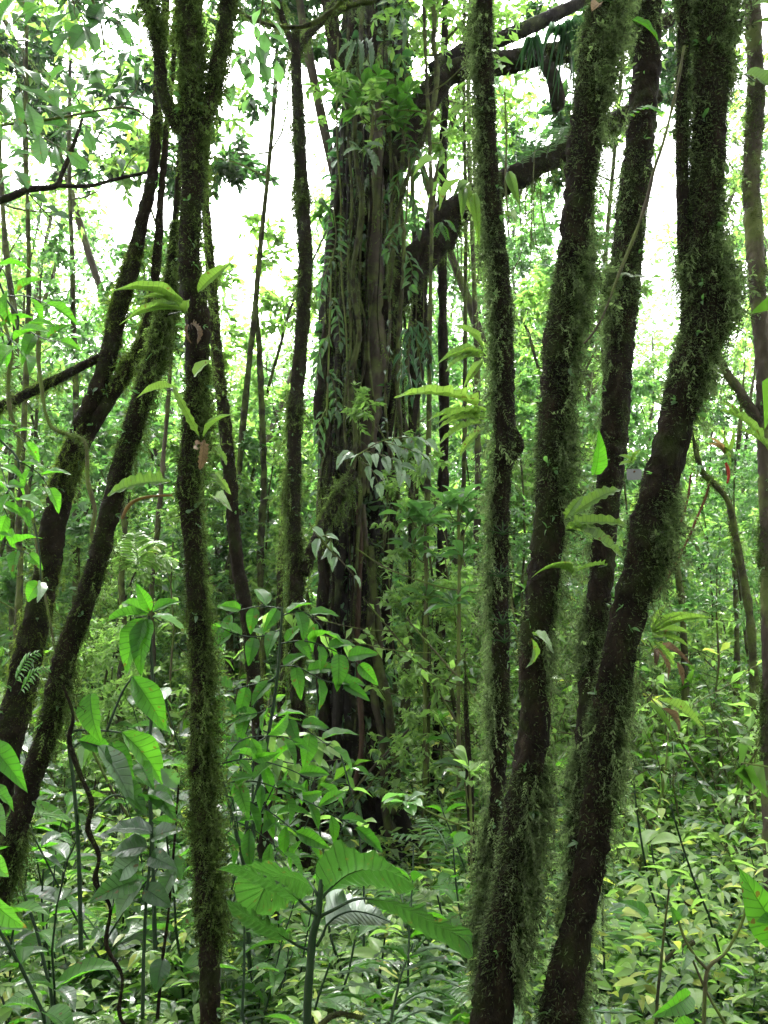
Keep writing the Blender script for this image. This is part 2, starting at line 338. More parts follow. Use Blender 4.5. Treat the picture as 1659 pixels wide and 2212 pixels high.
# ------------------------------------------------------------------ moss over a trunk
def moss_on(P, rad, n, seed, side=None, ln=(.015, .045), beard=0, bl=(.06, .14), patch=.0, pf=6., vis=None, fuzz=1.5, up=0.):
    """sprigs over the surface of a tube; side: (vector, bias)"""
    r = rs(seed); P = np.asarray(P); m = len(P); rad = np.broadcast_to(rad, (m,))
    T = nrm(np.gradient(P, axis=0))
    seg = np.r_[0, np.cumsum(np.linalg.norm(np.diff(P, axis=0), axis=1))]
    def samp(n, bias, front=.42):
        t = r.random(n*5)*seg[-1]
        i = np.clip(np.searchsorted(seg, t)-1, 0, m-2); f = ((t-seg[i])/(seg[i+1]-seg[i]+1e-9))[:, None]
        c = P[i]*(1-f)+P[i+1]*f; tt = T[i]; d = r.normal(0, 1, (len(i), 3)); d = nrm(d-tt*np.sum(d*tt, 1, keepdims=True))
        p = c+d*rad[i][:, None]*.97
        k = vn(p*pf*.7, seed)*.95+vn(p*pf*4, seed+9)*.35+.40+patch-front*np.clip(-d[:, 1], 0, 1)+.12*np.abs(d[:, 0])
        if side is not None: k = k+bias*(d@np.array(side[0]))
        k = k+up*d[:, 2]
        keep = np.nonzero(r.random(len(k)) < np.clip(k, .012, 1.2)**1.7)[0][:n]
        return p[keep], d[keep], tt[keep], k[keep]
    b = MB(); sb = side[1] if side is not None else 0
    p, d, t, k = samp(n, sb)
    for j, ix in enumerate(np.array_split(np.arange(len(p)), len(SPR))):
        nn = len(ix)
        D = d[ix]*r.uniform(.3, 1.2, (nn, 1))+r.normal(0, .55, (nn, 3))+np.array([0, 0, -1])*r.uniform(-.25, .9, (nn, 1))
        L = np.exp(r.normal(math.log((ln[0]+ln[1])*.30), .40, nn))*(.35+.95*np.clip(k[ix], 0, 1.5)**2); b.leaves(SPR[j], p[ix], D, r.normal(0, 1, (nn, 3)), L, L*r.uniform(.5, 1.1, nn), np.clip(r.normal(.5, .26, nn), 0, 1))
    # thin curling hairs between the sprigs
    if fuzz:
        p, d, t, k = samp(int(n*.8), sb)
        for j, ix in enumerate(np.array_split(np.arange(len(p)), len(CURL))):
            nn = len(ix); D = d[ix]+r.normal(0, .7, (nn, 3))+np.array([0, 0, -.35]); L = r.uniform(.010, .032, nn)*(ln[1]/.045)
            b.leaves(CURL[j], p[ix], D, r.normal(0, 1, (nn, 3)), L, L, r.random(nn))
        # short dark pile over all the bark
        p, d, t, k = samp(int(n*fuzz), 0, -.35); nn = len(p)
        D = d*.8+r.normal(0, .6, (nn, 3))+np.array([0, 0, -.4]); L = r.uniform(.006, .018, nn)*(ln[1]/.045)
        b.leaves(TRI, p, D, r.normal(0, 1, (nn, 3)), L, L*.16, r.random(nn)**2*.6)
    if beard:
        p, d, t, k = samp(beard, sb*1.8)
        for j, ix in enumerate(np.array_split(np.arange(len(p)), len(BEARD))):
            nn = len(ix); D = d[ix]*r.uniform(.1, .7, (nn, 1))+r.normal(0, .2, (nn, 3))+np.array([0, 0, -1.]); L = r.uniform(*bl, nn)*r.uniform(.35, .85, nn)
            b.leaves(BEARD[j], p[ix]+d[ix]*r.uniform(0, .02, (nn, 1)), D, r.normal(0, 1, (nn, 3)), L, L*r.uniform(.25, .5, nn), .25+.75*r.random(nn))
    return b
def small_leaves(P, rad, n, seed, sz=(.012, .035), mat=None, par=None, droop=.4):
    r = rs(seed); i = r.integers(0, len(P), n); T = nrm(np.gradient(P, axis=0))[i]; d = r.normal(0, 1, (n, 3)); d[:, 1] -= .3; d = nrm(d-T*np.sum(d*T, 1, keepdims=True)); b = MB()
    # little sprouts: three or four leaves from one point
    for k in range(3):
        L = r.uniform(*sz, n); b.leaves(MD[k % 3], P[i]+d*rad[i][:, None], d+r.normal(0, .6, (n, 3))+np.array([0, 0, .25-droop*r.random()]), r.normal(0, .5, (n, 3))+np.array([0, 0, 1]), L, L*r.uniform(.25, .5, n), r.random(n))
    return b.build('foliage', mat or LEAF_A, par)

def pxpath(pts, Y, m=None, ext_down=True, zmin=None):
    """picture-traced centreline with widths -> world path, radii (top first in pts)"""
    W = [];
    for q in pts:
        x, y, wd = q[:3]; Yq = q[3] if len(q) > 3 else Y
        p, s = at(x, y, Yq); W.append([*p, wd*s/2])
    W = np.array(W)
    if ext_down and W[-1][2] > -.1:
        d = W[-1]-W[-2]; d = d/np.linalg.norm(d[:3]); d[:3] = nrm(d[:3]*np.array([.6, .6, 1])); k = 0
        while W[-1][2] > -.2 and k < 30:
            nx = W[-1].copy(); nx[:3] += d[:3]*.35; nx[3] *= 1.03; W = np.vstack([W, nx]); k += 1
    L = np.linalg.norm(np.diff(W[:, :3], axis=0), axis=1).sum()
    C = crom(W, m or max(12, int(L/.016)))
    return C[:, :3], np.maximum(C[:, 3], .002)

# ------------------------------------------------------------------ branching growth for crowns, shrubs, saplings
def grow(r, p, d, L, n, wander=.15, lift=.0):
    pts = [np.array(p, float)]; d = nrm(np.array(d, float)); st = L/n
    for i in range(n):
        d = nrm(d+r.normal(0, wander, 3)+np.array([0, 0, lift])); pts.append(pts[-1]+d*st)
    return np.array(pts)
def rdir(r, d, ang):
    v = r.normal(0, 1, 3); v = nrm(v-d*np.dot(v, d)); return nrm(d*math.cos(ang)+v*math.sin(ang))
def twig_leaves(r, P, n, spread=1.0, droop=.25, flat=.7):
    t = r.random(n)**.7*(len(P)-1); i = np.minimum(t.astype(int), len(P)-2); f = (t-i)[:, None]
    p = P[i]*(1-f)+P[i+1]*f; T = nrm(P[i+1]-P[i])
    D = T*.5+nrm(r.normal(0, 1, (n, 3))*np.array([1, 1, .45]))*spread+np.array([0, 0, -droop])
    N = r.normal(0, .45, (n, 3))+np.array([0, 0, flat]); return p, D, N
def crown_geo(r, wood, leaf, P, rad, start, nl, llen, nsub, ntw, nlv, lsz, tpls, asp=.42, lift=.06, droop=.3, twl=.35, elev=.35):
    """limbs, branches, twigs and leaves out of a stem P (bottom to top)"""
    n = len(P)
    A = []
    for a in range(nl):
        t = start+(1-start)*(a+r.random())/nl; i = min(int(t*(n-1)), n-2); az = a*2.4+r.random()
        d = np.array([math.cos(az), math.sin(az), elev+r.normal(0, .2)+max(0, t-.8)*3]); Ll = llen*r.uniform(.6, 1.15)*(1.15-.6*t)
        Q = grow(r, P[i], d, Ll, 8, .14, lift); r0 = rad[i]*.45
        wood.tube(Q, np.linspace(r0, r0*.25, len(Q)), 5)
        for b in range(nsub):
            tt = .25+.75*(b+r.random())/nsub; j = min(int(tt*8), 7); T = nrm(Q[j+1]-Q[j])
            q = grow(r, Q[j], rdir(r, T, r.uniform(.5, 1.1)), Ll*r.uniform(.25, .5), 5, .2, .03)
            wood.tube(q, np.linspace(r0*.35, r0*.12, len(q)), 3, cap=False)
            for c in range(ntw):
                k = r.integers(1, 5); T2 = nrm(q[k+1]-q[k]) if k < 5 else T
                s = grow(r, q[k+1 if c == 0 else k], rdir(r, T2, r.uniform(.2, 1.0)), twl*r.uniform(.6, 1.3), 4, .25, -.02)
                wood.tube(s, np.linspace(r0*.10, r0*.05, len(s)), 3, cap=False)
                A.append(twig_leaves(r, s, nlv, 1, droop))
    p = np.concatenate([a[0] for a in A]); D = np.concatenate([a[1] for a in A]); N = np.concatenate([a[2] for a in A])
    for j, ix in enumerate(np.array_split(r.permutation(len(p)), len(tpls))):
        L = lsz*r.uniform(.55, 1.25, len(ix)); leaf.leaves(tpls[j], p[ix], D[ix], N[ix], L, L*asp*r.uniform(.8, 1.2, len(ix)), r.random(len(ix)))
    return len(p)
def rod(name, root, P, rad, k, mat, moss=0, seed=0, **kw):
    b = MB(); b.tube(P, rad, k, .18, 12, seed); t = b.build(name, mat, root)
    return t
def make_tree(seed, H, r0, start, nl, llen, nsub, ntw, nlv, lsz, leafm, tpls=None, name='forest_tree', wander=.05, barkm=None, **kw):
    r = rs(seed); root = empty(name); root['category'] = 'tree' if H > 3.4 else 'shrub'
    P = grow(r, (0, 0, -.15), (r.normal(0, .025), r.normal(0, .025), 1), H, 14, wander*.8, .06); P = crom(P, 40); rad = np.linspace(r0, r0*.28, 40)
    wd = MB(); lf = MB()
    tb = MB(); tb.tube(P, rad, 9, .25, 7, seed); tr = tb.build('trunk', barkm or BARKM, root)
    crown_geo(r, wd, lf, P, rad, start, nl, llen, nsub, ntw, nlv, lsz, tpls or LO, **kw)
    wd.build('branches', BARKT, root); lf.build('crown', leafm, root, smooth=False)
    return root
def make_shrub(seed, H, nst, nlv, lsz, leafm, tpls=None, asp=.42, name='understory_shrub', droop=.3, spread=.45, sub=6):
    r = rs(seed); root = empty(name); root['category'] = 'shrub'; wd = MB(); lf = MB(); A = []
    for s in range(nst):
        az = r.random()*6.28; p = (math.cos(az)*.08, math.sin(az)*.08, -.08)
        P = grow(r, p, (math.cos(az)*spread, math.sin(az)*spread, 1), H*r.uniform(.6, 1.1), 8, .12, -.02); wd.tube(P, np.linspace(.012, .004, 9)*(H/1.5)**.5, 4, cap=False)
        for b in range(sub):
            j = 2+int(6*(b+r.random())/sub); j = min(j, 7); T = nrm(P[j+1]-P[j]); q = grow(r, P[j], rdir(r, T, r.uniform(.6, 1.2)), H*r.uniform(.18, .4), 5, .15, -.04)
            wd.tube(q, np.linspace(.005, .002, 6), 3, cap=False); A.append(twig_leaves(r, q, nlv, .9, droop, 1.))
        A.append(twig_leaves(r, P[4:], nlv, .9, droop, 1.))
    p = np.concatenate([a[0] for a in A]); D = np.concatenate([a[1] for a in A]); N = np.concatenate([a[2] for a in A]); tpls = tpls or LO
    for j, ix in enumerate(np.array_split(r.permutation(len(p)), len(tpls))):
        L = lsz*r.uniform(.55, 1.25, len(ix)); lf.leaves(tpls[j], p[ix], D[ix], N[ix], L, L*asp*r.uniform(.8, 1.2, len(ix)), r.random(len(ix)))
    wd.build('stems', BARKT, root); lf.build('foliage', leafm, root, smooth=len(tpls[0][0]) > 6); return root

# ================================================================== the mossy trunks standing near
def near_crown(r, root, top, z0, seed, rad, leafm=None):
    """the tree goes on above the picture: stem, limbs and crown"""
    p = np.array(top[0]); d = nrm(np.array(top[0])-np.array(top[1])); d = nrm(d*np.array([.6, .2, 1])+np.array([0, -.05, .3]))
    P = grow(r, p-d*.02, d, max(2.5, 7.6-p[2]), 14, .05, .03); P = crom(P, 40); rr = np.linspace(rad, rad*.35, 40)
    tb = MB(); tb.tube(P, rr, 10, .2, 9, seed); tb.build('upper_stem', BARKD, root)
    st = np.clip((5.2-p[2])/(P[-1][2]-p[2]), .3, .8)
    wd = MB(); lf = MB(); crown_geo(r, wd, lf, P, rr, st, 9, 1.9, 5, 5, 20, .13, LO, droop=.3, twl=.4)
    wd.build('branches', BARKT, root); lf.build('crown', leafm or LEAF_C, root, smooth=False)
def mossy_tree(label, stems, Y, seed, n=9000, side=None, beard=0, mossm=None, ln=(.015, .045), crown=True, patch=0, name='mossy_tree', barkm=None, core=.80, **kw):
    """stems: list of traced centrelines (top first), the first is the main trunk that reaches the ground"""
    r = rs(seed); root = empty(name); tag(root, label, 'tree')
    P0 = None
    for i, st in enumerate(stems):
        P, rad = pxpath(st, Y, ext_down=(i == 0)); rad = rad*core
        if i == 0:
            P0 = P; root.location = (P[-1][0], P[-1][1], 0); off = np.array([P[-1][0], P[-1][1], 0])
            top = (P[0], P[4], rad[0])
        Q = P-off
        b = MB(); b.tube(Q, rad*.97, 30, .17, 38, seed+i, lobes=lambda t, th: .05*np.sin(2*th+7*t)+.03*np.sin(3*th-11*t))
        t = b.build('trunk' if i == 0 else 'limb', barkm or BARKD, root)
        L = np.linalg.norm(np.diff(P, axis=0), axis=1).sum(); full = 3.0
        # moss only matters where there is light to grow; sprigs per metre
        nn = int(n*L/full*(np.mean(rad)/.05)**.8)
        mb = moss_on(Q, rad*1.02, nn, seed*7+i, side, ln, int(beard*L/full), patch=patch, **kw)
        mb.build('moss', mossm or MOSS, t)
        if L > 1.5: small_leaves(Q, rad, int(34*L/3), seed*3+i, par=t)
    if crown:
        near_crown(r, root, (top[0]-off, top[1]-off), 0, seed, top[2])
    return root, off

RT = (1, 0, 0); LF = (-1, 0, 0)
# M: the slender trunk left of centre, forking in three near the top
mossy_tree('slender mossy trunk left of centre, forking in three near the top',
  [[(405, -60, 46), (405, 0, 46), (410, 100, 50), (415, 190, 54), (412, 250, 62), (415, 320, 66), (418, 400, 60), (412, 470, 56), (408, 540, 54), (412, 600, 62), (424, 680, 66), (426, 740, 62), (424, 830, 58), (420, 900, 56), (414, 970, 58), (405, 1050, 60), (412, 1120, 54), (420, 1200, 52), (424, 1280, 52), (432, 1380, 50), (436, 1460, 50), (432, 1560, 48), (434, 1660, 52), (438, 1760, 52), (440, 1850, 52), (448, 1960, 62), (452, 2060, 60), (455, 2212, 58)],
   [(312, -60, 34), (318, 0, 34), (335, 60, 34), (345, 130, 32), (355, 210, 34), (380, 262, 38), (408, 300, 40)],
   [(500, -60, 40), (492, 0, 40), (485, 80, 38), (468, 140, 34), (454, 220, 34), (430, 290, 40), (418, 330, 40)]],
  2.6, 11, 13000, (RT, .3), 800, MOSS, patch=.28)
# L1: leaning trunk at the far left
mossy_tree('leaning dark trunk at the left edge with two stems and a mossy side branch',
  [[(338, 250, 26), (335, 320, 28), (328, 390, 32), (310, 465, 36), (296, 530, 38), (280, 590, 42), (262, 650, 44), (248, 710, 46), (232, 780, 46), (208, 850, 50), (186, 905, 54), (166, 958, 58), (146, 1015, 60), (128, 1080, 62), (112, 1160, 64), (100, 1240, 66), (82, 1330, 70), (60, 1420, 74), (42, 1510, 78), (20, 1600, 80), (0, 1690, 82), (-40, 1850, 84)],
   [(392, -60, 10), (376, 120, 13), (360, 280, 16), (348, 420, 18), (342, 520, 24), (335, 600, 26), (325, 680, 30), (300, 760, 36), (268, 810, 38), (232, 870, 38), (200, 925, 36), (176, 975, 30), (158, 1020, 20)],
   [(-120, 925, 30), (-60, 905, 28), (0, 880, 28), (60, 850, 26), (120, 822, 26), (180, 790, 24), (236, 762, 24)]],
  3.5, 12, 12000, (LF, .15), 500, MOSSB, patch=.14, ln=(.012, .036), core=.80)
# L2: second leaning trunk
mossy_tree('leaning mossy trunk crossing the lower left corner, between the edge trunk and the slender one',
  [[(378, 480, 22), (375, 540, 26), (365, 620, 38), (350, 700, 44), (336, 770, 52), (316, 830, 54), (298, 890, 56), (280, 950, 56), (262, 1010, 58), (244, 1080, 58), (228, 1140, 58), (208, 1220, 58), (190, 1280, 60), (165, 1350, 62), (140, 1420, 64), (122, 1500, 66), (100, 1590, 64), (68, 1680, 66), (42, 1770, 70), (18, 1860, 72), (-12, 1960, 74), (-60, 2100, 74)]],
  2.9, 13, 12000, (RT, .2), 800, MOSS, patch=.10, core=.72, ln=(.012, .038))
# N: darker trunk behind
mossy_tree('thin dark trunk leaning away just right of the slender mossy trunk',
  [[(425, -80, 16), (430, 120, 18), (436, 300, 20), (444, 440, 22), (452, 560, 24), (460, 660, 28), (466, 740, 30), (475, 830, 32), (485, 912, 34), (495, 1012, 36), (505, 1137, 36), (516, 1237, 38), (535, 1337, 40), (546, 1437, 40), (556, 1540, 40), (565, 1640, 42)]],
  4.3, 14, 3500, (RT, .3), 80, MOSSB, crown=False, patch=-.1, ln=(.012, .03))
# P: trunk left of the fig
mossy_tree('thin straight trunk close on the left of the strangler fig, forked at its top',
  [[(640, 60, 20), (638, 105, 26), (641, 170, 28), (645, 250, 30), (650, 350, 32), (655, 450, 34), (660, 550, 36), (656, 650, 36), (648, 762, 36), (638, 887, 38), (635, 1037, 38), (635, 1137, 38), (640, 1237, 40), (640, 1337, 40), (640, 1437, 40), (645, 1550, 42), (650, 1700, 44)],
   [(765, 1020, 26, 6.2), (740, 1060, 28, 6.1), (710, 1110, 30, 6.0), (682, 1170, 32, 5.85), (655, 1240, 34, 5.8)],
   [(600, -40, 14), (605, 20, 16), (622, 70, 18), (637, 110, 22)],
   [(750, -30, 18, 6.2), (715, 22, 18, 6.1), (680, 60, 18, 6), (655, 90, 20, 5.9), (640, 118, 22, 5.8)]],
  5.8, 15, 4500, (LF, .2), 500, MOSS, crown=False, patch=.05, bl=(.1, .3), ln=(.02, .06))
# Q
mossy_tree('upright mossy trunk just right of the fig, strap leaves on its left side',
  [[(1045, -60, 46), (1045, 0, 46), (1045, 100, 46), (1048, 180, 46), (1052, 250, 46), (1056, 350, 48), (1064, 450, 48), (1076, 560, 50), (1083, 640, 50), (1086, 720, 50), (1090, 800, 50), (1088, 900, 54), (1090, 960, 58), (1084, 1030, 50), (1080, 1150, 50), (1080, 1300, 48), (1082, 1450, 48), (1080, 1600, 46), (1072, 1750, 46), (1062, 1900, 48), (1050, 2050, 50), (1045, 2212, 52)],
   [(1110, 930, 20), (1118, 960, 34), (1108, 985, 34), (1090, 1010, 26)]],
  3.0, 16, 11000, (LF, .45), 1300, MOSSP, patch=.05, bl=(.06, .2))
# R
mossy_tree('shaggy trunk of the lower right pair, standing left of the thickest one',
  [[(1318, -60, 74), (1306, 0, 76), (1290, 100, 80), (1274, 200, 80), (1262, 300, 80), (1254, 380, 78), (1246, 460, 76), (1236, 560, 78), (1224, 650, 80), (1208, 750, 82), (1200, 850, 84), (1194, 950, 78), (1192, 1010, 74), (1188, 1080, 84), (1180, 1180, 86), (1168, 1280, 84), (1156, 1380, 80), (1150, 1470, 78), (1156, 1560, 86), (1144, 1650, 92), (1126, 1750, 92), (1112, 1850, 92), (1100, 1950, 96), (1082, 2050, 104), (1070, 2130, 112), (1060, 2230, 118)]],
  2.25, 17, 15000, (RT, .5), 1800, MOSSP, patch=0, bl=(.05, .15))
# U
mossy_tree('dark trunk standing behind and between the two thick shaggy trunks at right',
  [[(1408, -60, 66), (1402, 0, 68), (1396, 150, 70), (1384, 300, 72), (1368, 430, 74), (1354, 560, 76), (1344, 680, 76), (1336, 800, 76), (1328, 900, 76), (1320, 1000, 74), (1310, 1100, 72), (1302, 1200, 70), (1292, 1320, 68), (1280, 1450, 70), (1270, 1600, 70), (1262, 1750, 72), (1250, 1950, 72)]],
  3.3, 18, 12000, (LF, .3), 900, MOSSP, patch=0, bl=(.06, .18))
# V
mossy_tree('thickest dark trunk at right with a swollen mossy joint where its stem bends',
  [[(1536, -60, 84), (1536, 0, 84), (1536, 150, 84), (1532, 300, 82), (1524, 420, 84), (1518, 520, 86), (1524, 590, 108), (1530, 650, 126), (1518, 715, 112), (1500, 770, 96), (1478, 850, 92), (1456, 930, 92), (1432, 1020, 94), (1406, 1120, 98), (1384, 1220, 98), (1362, 1310, 98), (1340, 1400, 94), (1324, 1480, 92), (1310, 1570, 90), (1300, 1660, 90), (1288, 1760, 88), (1276, 1860, 86), (1258, 1950, 88), (1240, 2040, 94), (1222, 2120, 104), (1205, 2230, 112)],
   [(1478, -60, 30), (1478, 40, 30), (1474, 160, 32), (1472, 300, 32), (1474, 420, 34), (1478, 520, 36), (1492, 600, 44), (1508, 670, 50)]],
  2.2, 19, 16000, (RT, .35), 1300, MOSSP, patch=.05, bl=(.05, .14))
# W
mossy_tree('brownish trunk at the right edge with a mossy branch rising to its left',
  [[(1625, -40, 40), (1628, 80, 40), (1634, 200, 42), (1628, 300, 42), (1624, 400, 44), (1630, 520, 46), (1638, 640, 44), (1648, 780, 42), (1650, 900, 40), (1652, 1050, 36), (1656, 1200, 36), (1658, 1350, 34), (1660, 1500, 34), (1660, 1700, 36)],
   [(1552, 770, 16), (1572, 808, 22), (1596, 842, 26), (1622, 884, 30), (1648, 925, 34)]],
  4.2, 20, 4500, (LF, .2), 100, MOSS, crown=False, patch=-.05, barkm=BARKG)
print('near trunks done')

# ================================================================== the strangler fig
def make_fig():
    r = rs(77); Y = 7.2
    P, rad = pxpath([(820, -420, 120), (818, -200, 125), (812, -60, 128), (806, 100, 132), (800, 250, 140), (790, 400, 140), (780, 600, 140), (768, 800, 140), (762, 1000, 140), (764, 1200, 136), (768, 1400, 138), (772, 1560, 146), (774, 1700, 168), (772, 1790, 190), (768, 1860, 215)], Y, 160, ext_down=True); rad = rad*.82
    off = np.array([P[-1][0], P[-1][1], 0]); root = empty('strangler_fig', off); tag(root, 'massive old strangler fig wrapped in twining roots, hanging vines and ferns', 'tree')
    C = P-off; b = MB()
    b.tube(C, rad, 40, .22, 3.2, 5, lobes=lambda t, th: .13*np.sin(5*th+5*t)+.07*np.sin(9*th-7*t)+.05*np.sin(13*th+11*t))
    tr = b.build('trunk', BARKF, root)
    moss_on(C, rad*1.1, 12000, 3, (RT, .1), (.03, .08), 1200, (.1, .4), .02, 2.5).build('moss', MOSS, tr)
    small_leaves(C, rad*1.12, 620, 9, (.04, .15), LEAF_A, tr, 1.4)
    small_leaves(C, rad*1.15, 420, 10, (.08, .22), LEAF_X, tr, 2.2)
    n = len(C)
    for i in range(30):
        a0 = i/30*6.28+r.normal(0, .12); z0 = 0 if r.random() < .6 else r.integers(10, 60); z1 = n if r.random() < .75 else r.integers(110, n)
        t = np.arange(z0, z1, 2) if z1-z0 > 20 else np.arange(z0, n, 2)
        th = a0+.8*np.sin(t/n*r.uniform(4, 14)+r.random()*6)+.3*np.sin(t/n*r.uniform(16, 30)+r.random()*6)
        rr = rad[t]*(1.02+.16*np.sin(t/n*r.uniform(10, 30)+i)); 
        Q = C[t]+np.stack([np.cos(th)*rr, np.sin(th)*rr, np.zeros(len(t))], -1)
        Q += .012*np.stack([vn(Q*7, i), vn(Q*7, i+50), vn(Q*7, i+90)], -1)
        r0 = r.uniform(.018, .07)*(1 if i % 3 else .7); b = MB(); b.tube(Q, r0*(1+.2*np.sin(np.linspace(0, 14, len(Q))+i)+np.linspace(0, .35, len(Q))), 10, .22, 9, i)
        b.build('aerial_root', BARKG if i % 11 == 3 else (BARKF if i % 2 else BARKD), root)
    # roots spreading on the soil
    for i in range(11):
        a = i/11*6.28+.3; d = np.array([math.cos(a), math.sin(a), 0]); p = C[-1]*np.array([1, 1, 0])+d*.18+np.array([0, 0, .75])
        Q = crom([p, p+d*.16+np.array([0, 0, -.4]), p+d*.38+np.array([0, 0, -.66]), p+d*.8+np.array([.1*r.normal(), .1*r.normal(), -.78]), p+d*1.3+np.array([.2*r.normal(), 0, -.9])], 26)
        b = MB(); b.tube(Q, np.linspace(.11, .035, 26), 12, .25, 6, i); t = b.build('buttress_root', BARKF, root)
    # the smooth pale stem on its right front, and strands traced on the picture
    def tr_(pts, Yd, name, mat, moss=0, k=12, seed=1, par=root, mm=MOSS, **kw):
        Q, q = pxpath(pts, Yd, ext_down=False); b = MB(); b.tube(Q-off, q, k, .16, 8, seed); o = b.build(name, mat, par)
        if moss: moss_on(Q-off, q*1.02, moss, seed, None, (.02, .06), moss//9, (.08, .35), .05, 3.).build('moss', mm, o)
        return o
    tr_([(822, 100, 12), (818, 250, 18), (814, 400, 26), (810, 560, 36), (815, 700, 42), (810, 800, 50), (800, 900, 44), (788, 1000, 34), (778, 1070, 20)], 6.82, 'pale_stem', BARKG, 200, 14, 21)
    tr_([(772, 1085, 10), (778, 1180, 13), (774, 1280, 14), (772, 1380, 14), (778, 1500, 13), (780, 1620, 12), (760, 1720, 12)], 6.72, 'brown_root', bark_mat('brown_root_bark', [(.3, (.02, .012, .008)), (.7, (.075, .045, .03))], 12, .3), 150)
    tr_([(800, 1180, 14), (806, 1280, 18), (800, 1360, 20), (818, 1440, 22), (838, 1520, 20), (846, 1600, 20), (858, 1680, 16), (850, 1760, 14)], 6.75, 'aerial_root', BARKM, 260, 10, 23)
    tr_([(784, 1090, 10), (792, 1200, 13), (812, 1300, 14), (820, 1400, 16), (808, 1500, 16), (826, 1600, 16), (832, 1740, 18), (850, 1850, 22)], 6.78, 'aerial_root', BARKG, 120, 10, 24)
    tr_([(744, 560, 14), (738, 700, 18), (728, 850, 18), (742, 1000, 20), (752, 1090, 22), (738, 1200, 20), (724, 1330, 20), (730, 1500, 20), (720, 1700, 24)], 6.76, 'aerial_root', BARKF, 100, 10, 25)
    tr_([(735, 380, 12), (722, 500, 18), (714, 650, 20), (702, 760, 24), (690, 880, 26), (706, 1000, 26), (694, 1120, 24), (700, 1250, 26), (690, 1400, 26), (704, 1600, 28), (680, 1800, 34)], 6.85, 'aerial_root', BARKD, 200, 10, 26)
    tr_([(862, 640, 18), (858, 760, 18), (850, 860, 18), (836, 960, 20), (848, 1060, 18), (842, 1180, 20), (834, 1300, 22), (845, 1420, 22)], 6.9, 'aerial_root', BARKD, 300, 10, 27)
    tr_([(905, 560, 30), (908, 660, 34), (906, 740, 36), (898, 820, 32), (892, 900, 22), (888, 1010, 12), (886, 1160, 8), (884, 1330, 7)], 7.0, 'aerial_root', BARKD, 700, 10, 28)
    for i in range(30):
        x = r.uniform(702, 868); y0 = r.uniform(-40, 900); y1 = y0+r.uniform(350, 900); yy = np.linspace(y0, min(y1, 1790), 9); w_ = r.uniform(2.5, 8); fr = r.uniform(.5, 1.3); am = r.uniform(4, 13)
        tr_([(x+r.normal(0, 3)+am*math.sin(k_*fr+i), float(y_), w_*(1+.3*math.sin(k_*2.1+i))) for k_, y_ in enumerate(yy)], 6.62+r.uniform(0, .2), 'hanging_root', [BARKF, BARKD, BARKM, BARKD][i % 4], int(90+60*w_) if i % 2 else 0, 7, 60+i)
    # limbs
    l1 = tr_([(820, 700, 70), (856, 630, 76), (900, 568, 78), (945, 510, 80), (975, 465, 62), (1050, 415, 58), (1110, 385, 52), (1180, 345, 50), (1245, 308, 46), (1330, 262, 40), (1420, 205, 34)], 6.9, 'limb', BARKD, 5200, 16, 31)
    l2 = tr_([(836, 380, 60), (880, 300, 56), (925, 215, 54), (965, 165, 50), (1020, 142, 46), (1100, 135, 46), (1180, 118, 44), (1260, 104, 40), (1350, 84, 34), (1450, 40, 28)], 6.95, 'limb', BARKD, 4200, 16, 32)
    for i in range(16):
        t_ = r.random(); x = 860+t_*330; y = 640-t_*310+r.uniform(0, 25); L_ = r.uniform(50, 200); tr_([(x, y, 2.5), (x+r.normal(0, 4), y+L_*.5, 2.2), (x+r.normal(0, 6), y+L_, 1.2)], 6.9, 'hanging_root', BARKT, 60, 5, 120+i)
    tr_([(930, 150, 26), (1010, 108, 30), (1100, 78, 32), (1180, 40, 30), (1260, 0, 26), (1360, -60, 22)], 7.1, 'limb', BARKF, 500, 12, 33)
    tr_([(790, 300, 30), (740, 180, 34), (718, 60, 34), (700, -80, 32), (660, -260, 26)], 7.0, 'limb', BARKD, 500, 12, 34)
    tr_([(1175, 128, 26), (1196, 170, 30), (1205, 215, 34), (1200, 240, 14)], 6.9, 'stub', BARKD, 500, 12, 35)
    # what grows above the picture
    wd = MB(); lf = MB()
    Q = crom([C[0], C[0]+np.array([.1, .1, 1.2]), C[0]+np.array([.2, .3, 2.6])], 30)
    b = MB(); b.tube(Q, np.linspace(rad[0], .12, 30), 16, .2, 3, 3); b.build('upper_stem', BARKF, root)
    crown_geo(r, wd, lf, Q, np.linspace(.22, .12, 30), .2, 10, 3.0, 5, 5, 13, .15, LO, droop=.3, twl=.5)
    wd.build('branches', BARKT, root); lf.build('crown', LEAF_C, root, smooth=False)
    return root
make_fig()

# ================================================================== lianas
def liana(label, pts, Y, seed, mat=BARKM, moss=600, k=7, mm=MOSS, leaves=None, group=None, name='hanging_liana', cat='vine', ln=(.01, .03), beard=0, bl=(.05, .15), ext=False):
    P, rad = pxpath(pts, Y, ext_down=ext); off = P[-1].copy(); root = empty(name, off); tag(root, label, cat, group); r = rs(seed)
    b = MB(); b.tube(P-off, rad, k, .25, 22, seed); s = b.build('stem', mat, root)
    if moss: moss_on(P-off, rad*1.03, moss, seed, None, ln, beard, bl, .15, 6.).build('moss', mm, s)
    if leaves:
        n, sz, lm, tp = leaves; b = MB(); ids = r.integers(0, len(P)-1, n); T = nrm(P[ids+1]-P[ids]); D = r.normal(0, 1, (n, 3))*.8+np.array([0, 0, -.5])
        L = sz*r.uniform(.6, 1.2, n); b.leaves(tp, P[ids]-off, D, r.normal(0, .5, (n, 3))+np.array([0, -.4, .6]), L, L*.42, r.random(n)); b.build('foliage', lm, root)
    return root
HL = 'lianas hanging on the strangler fig'
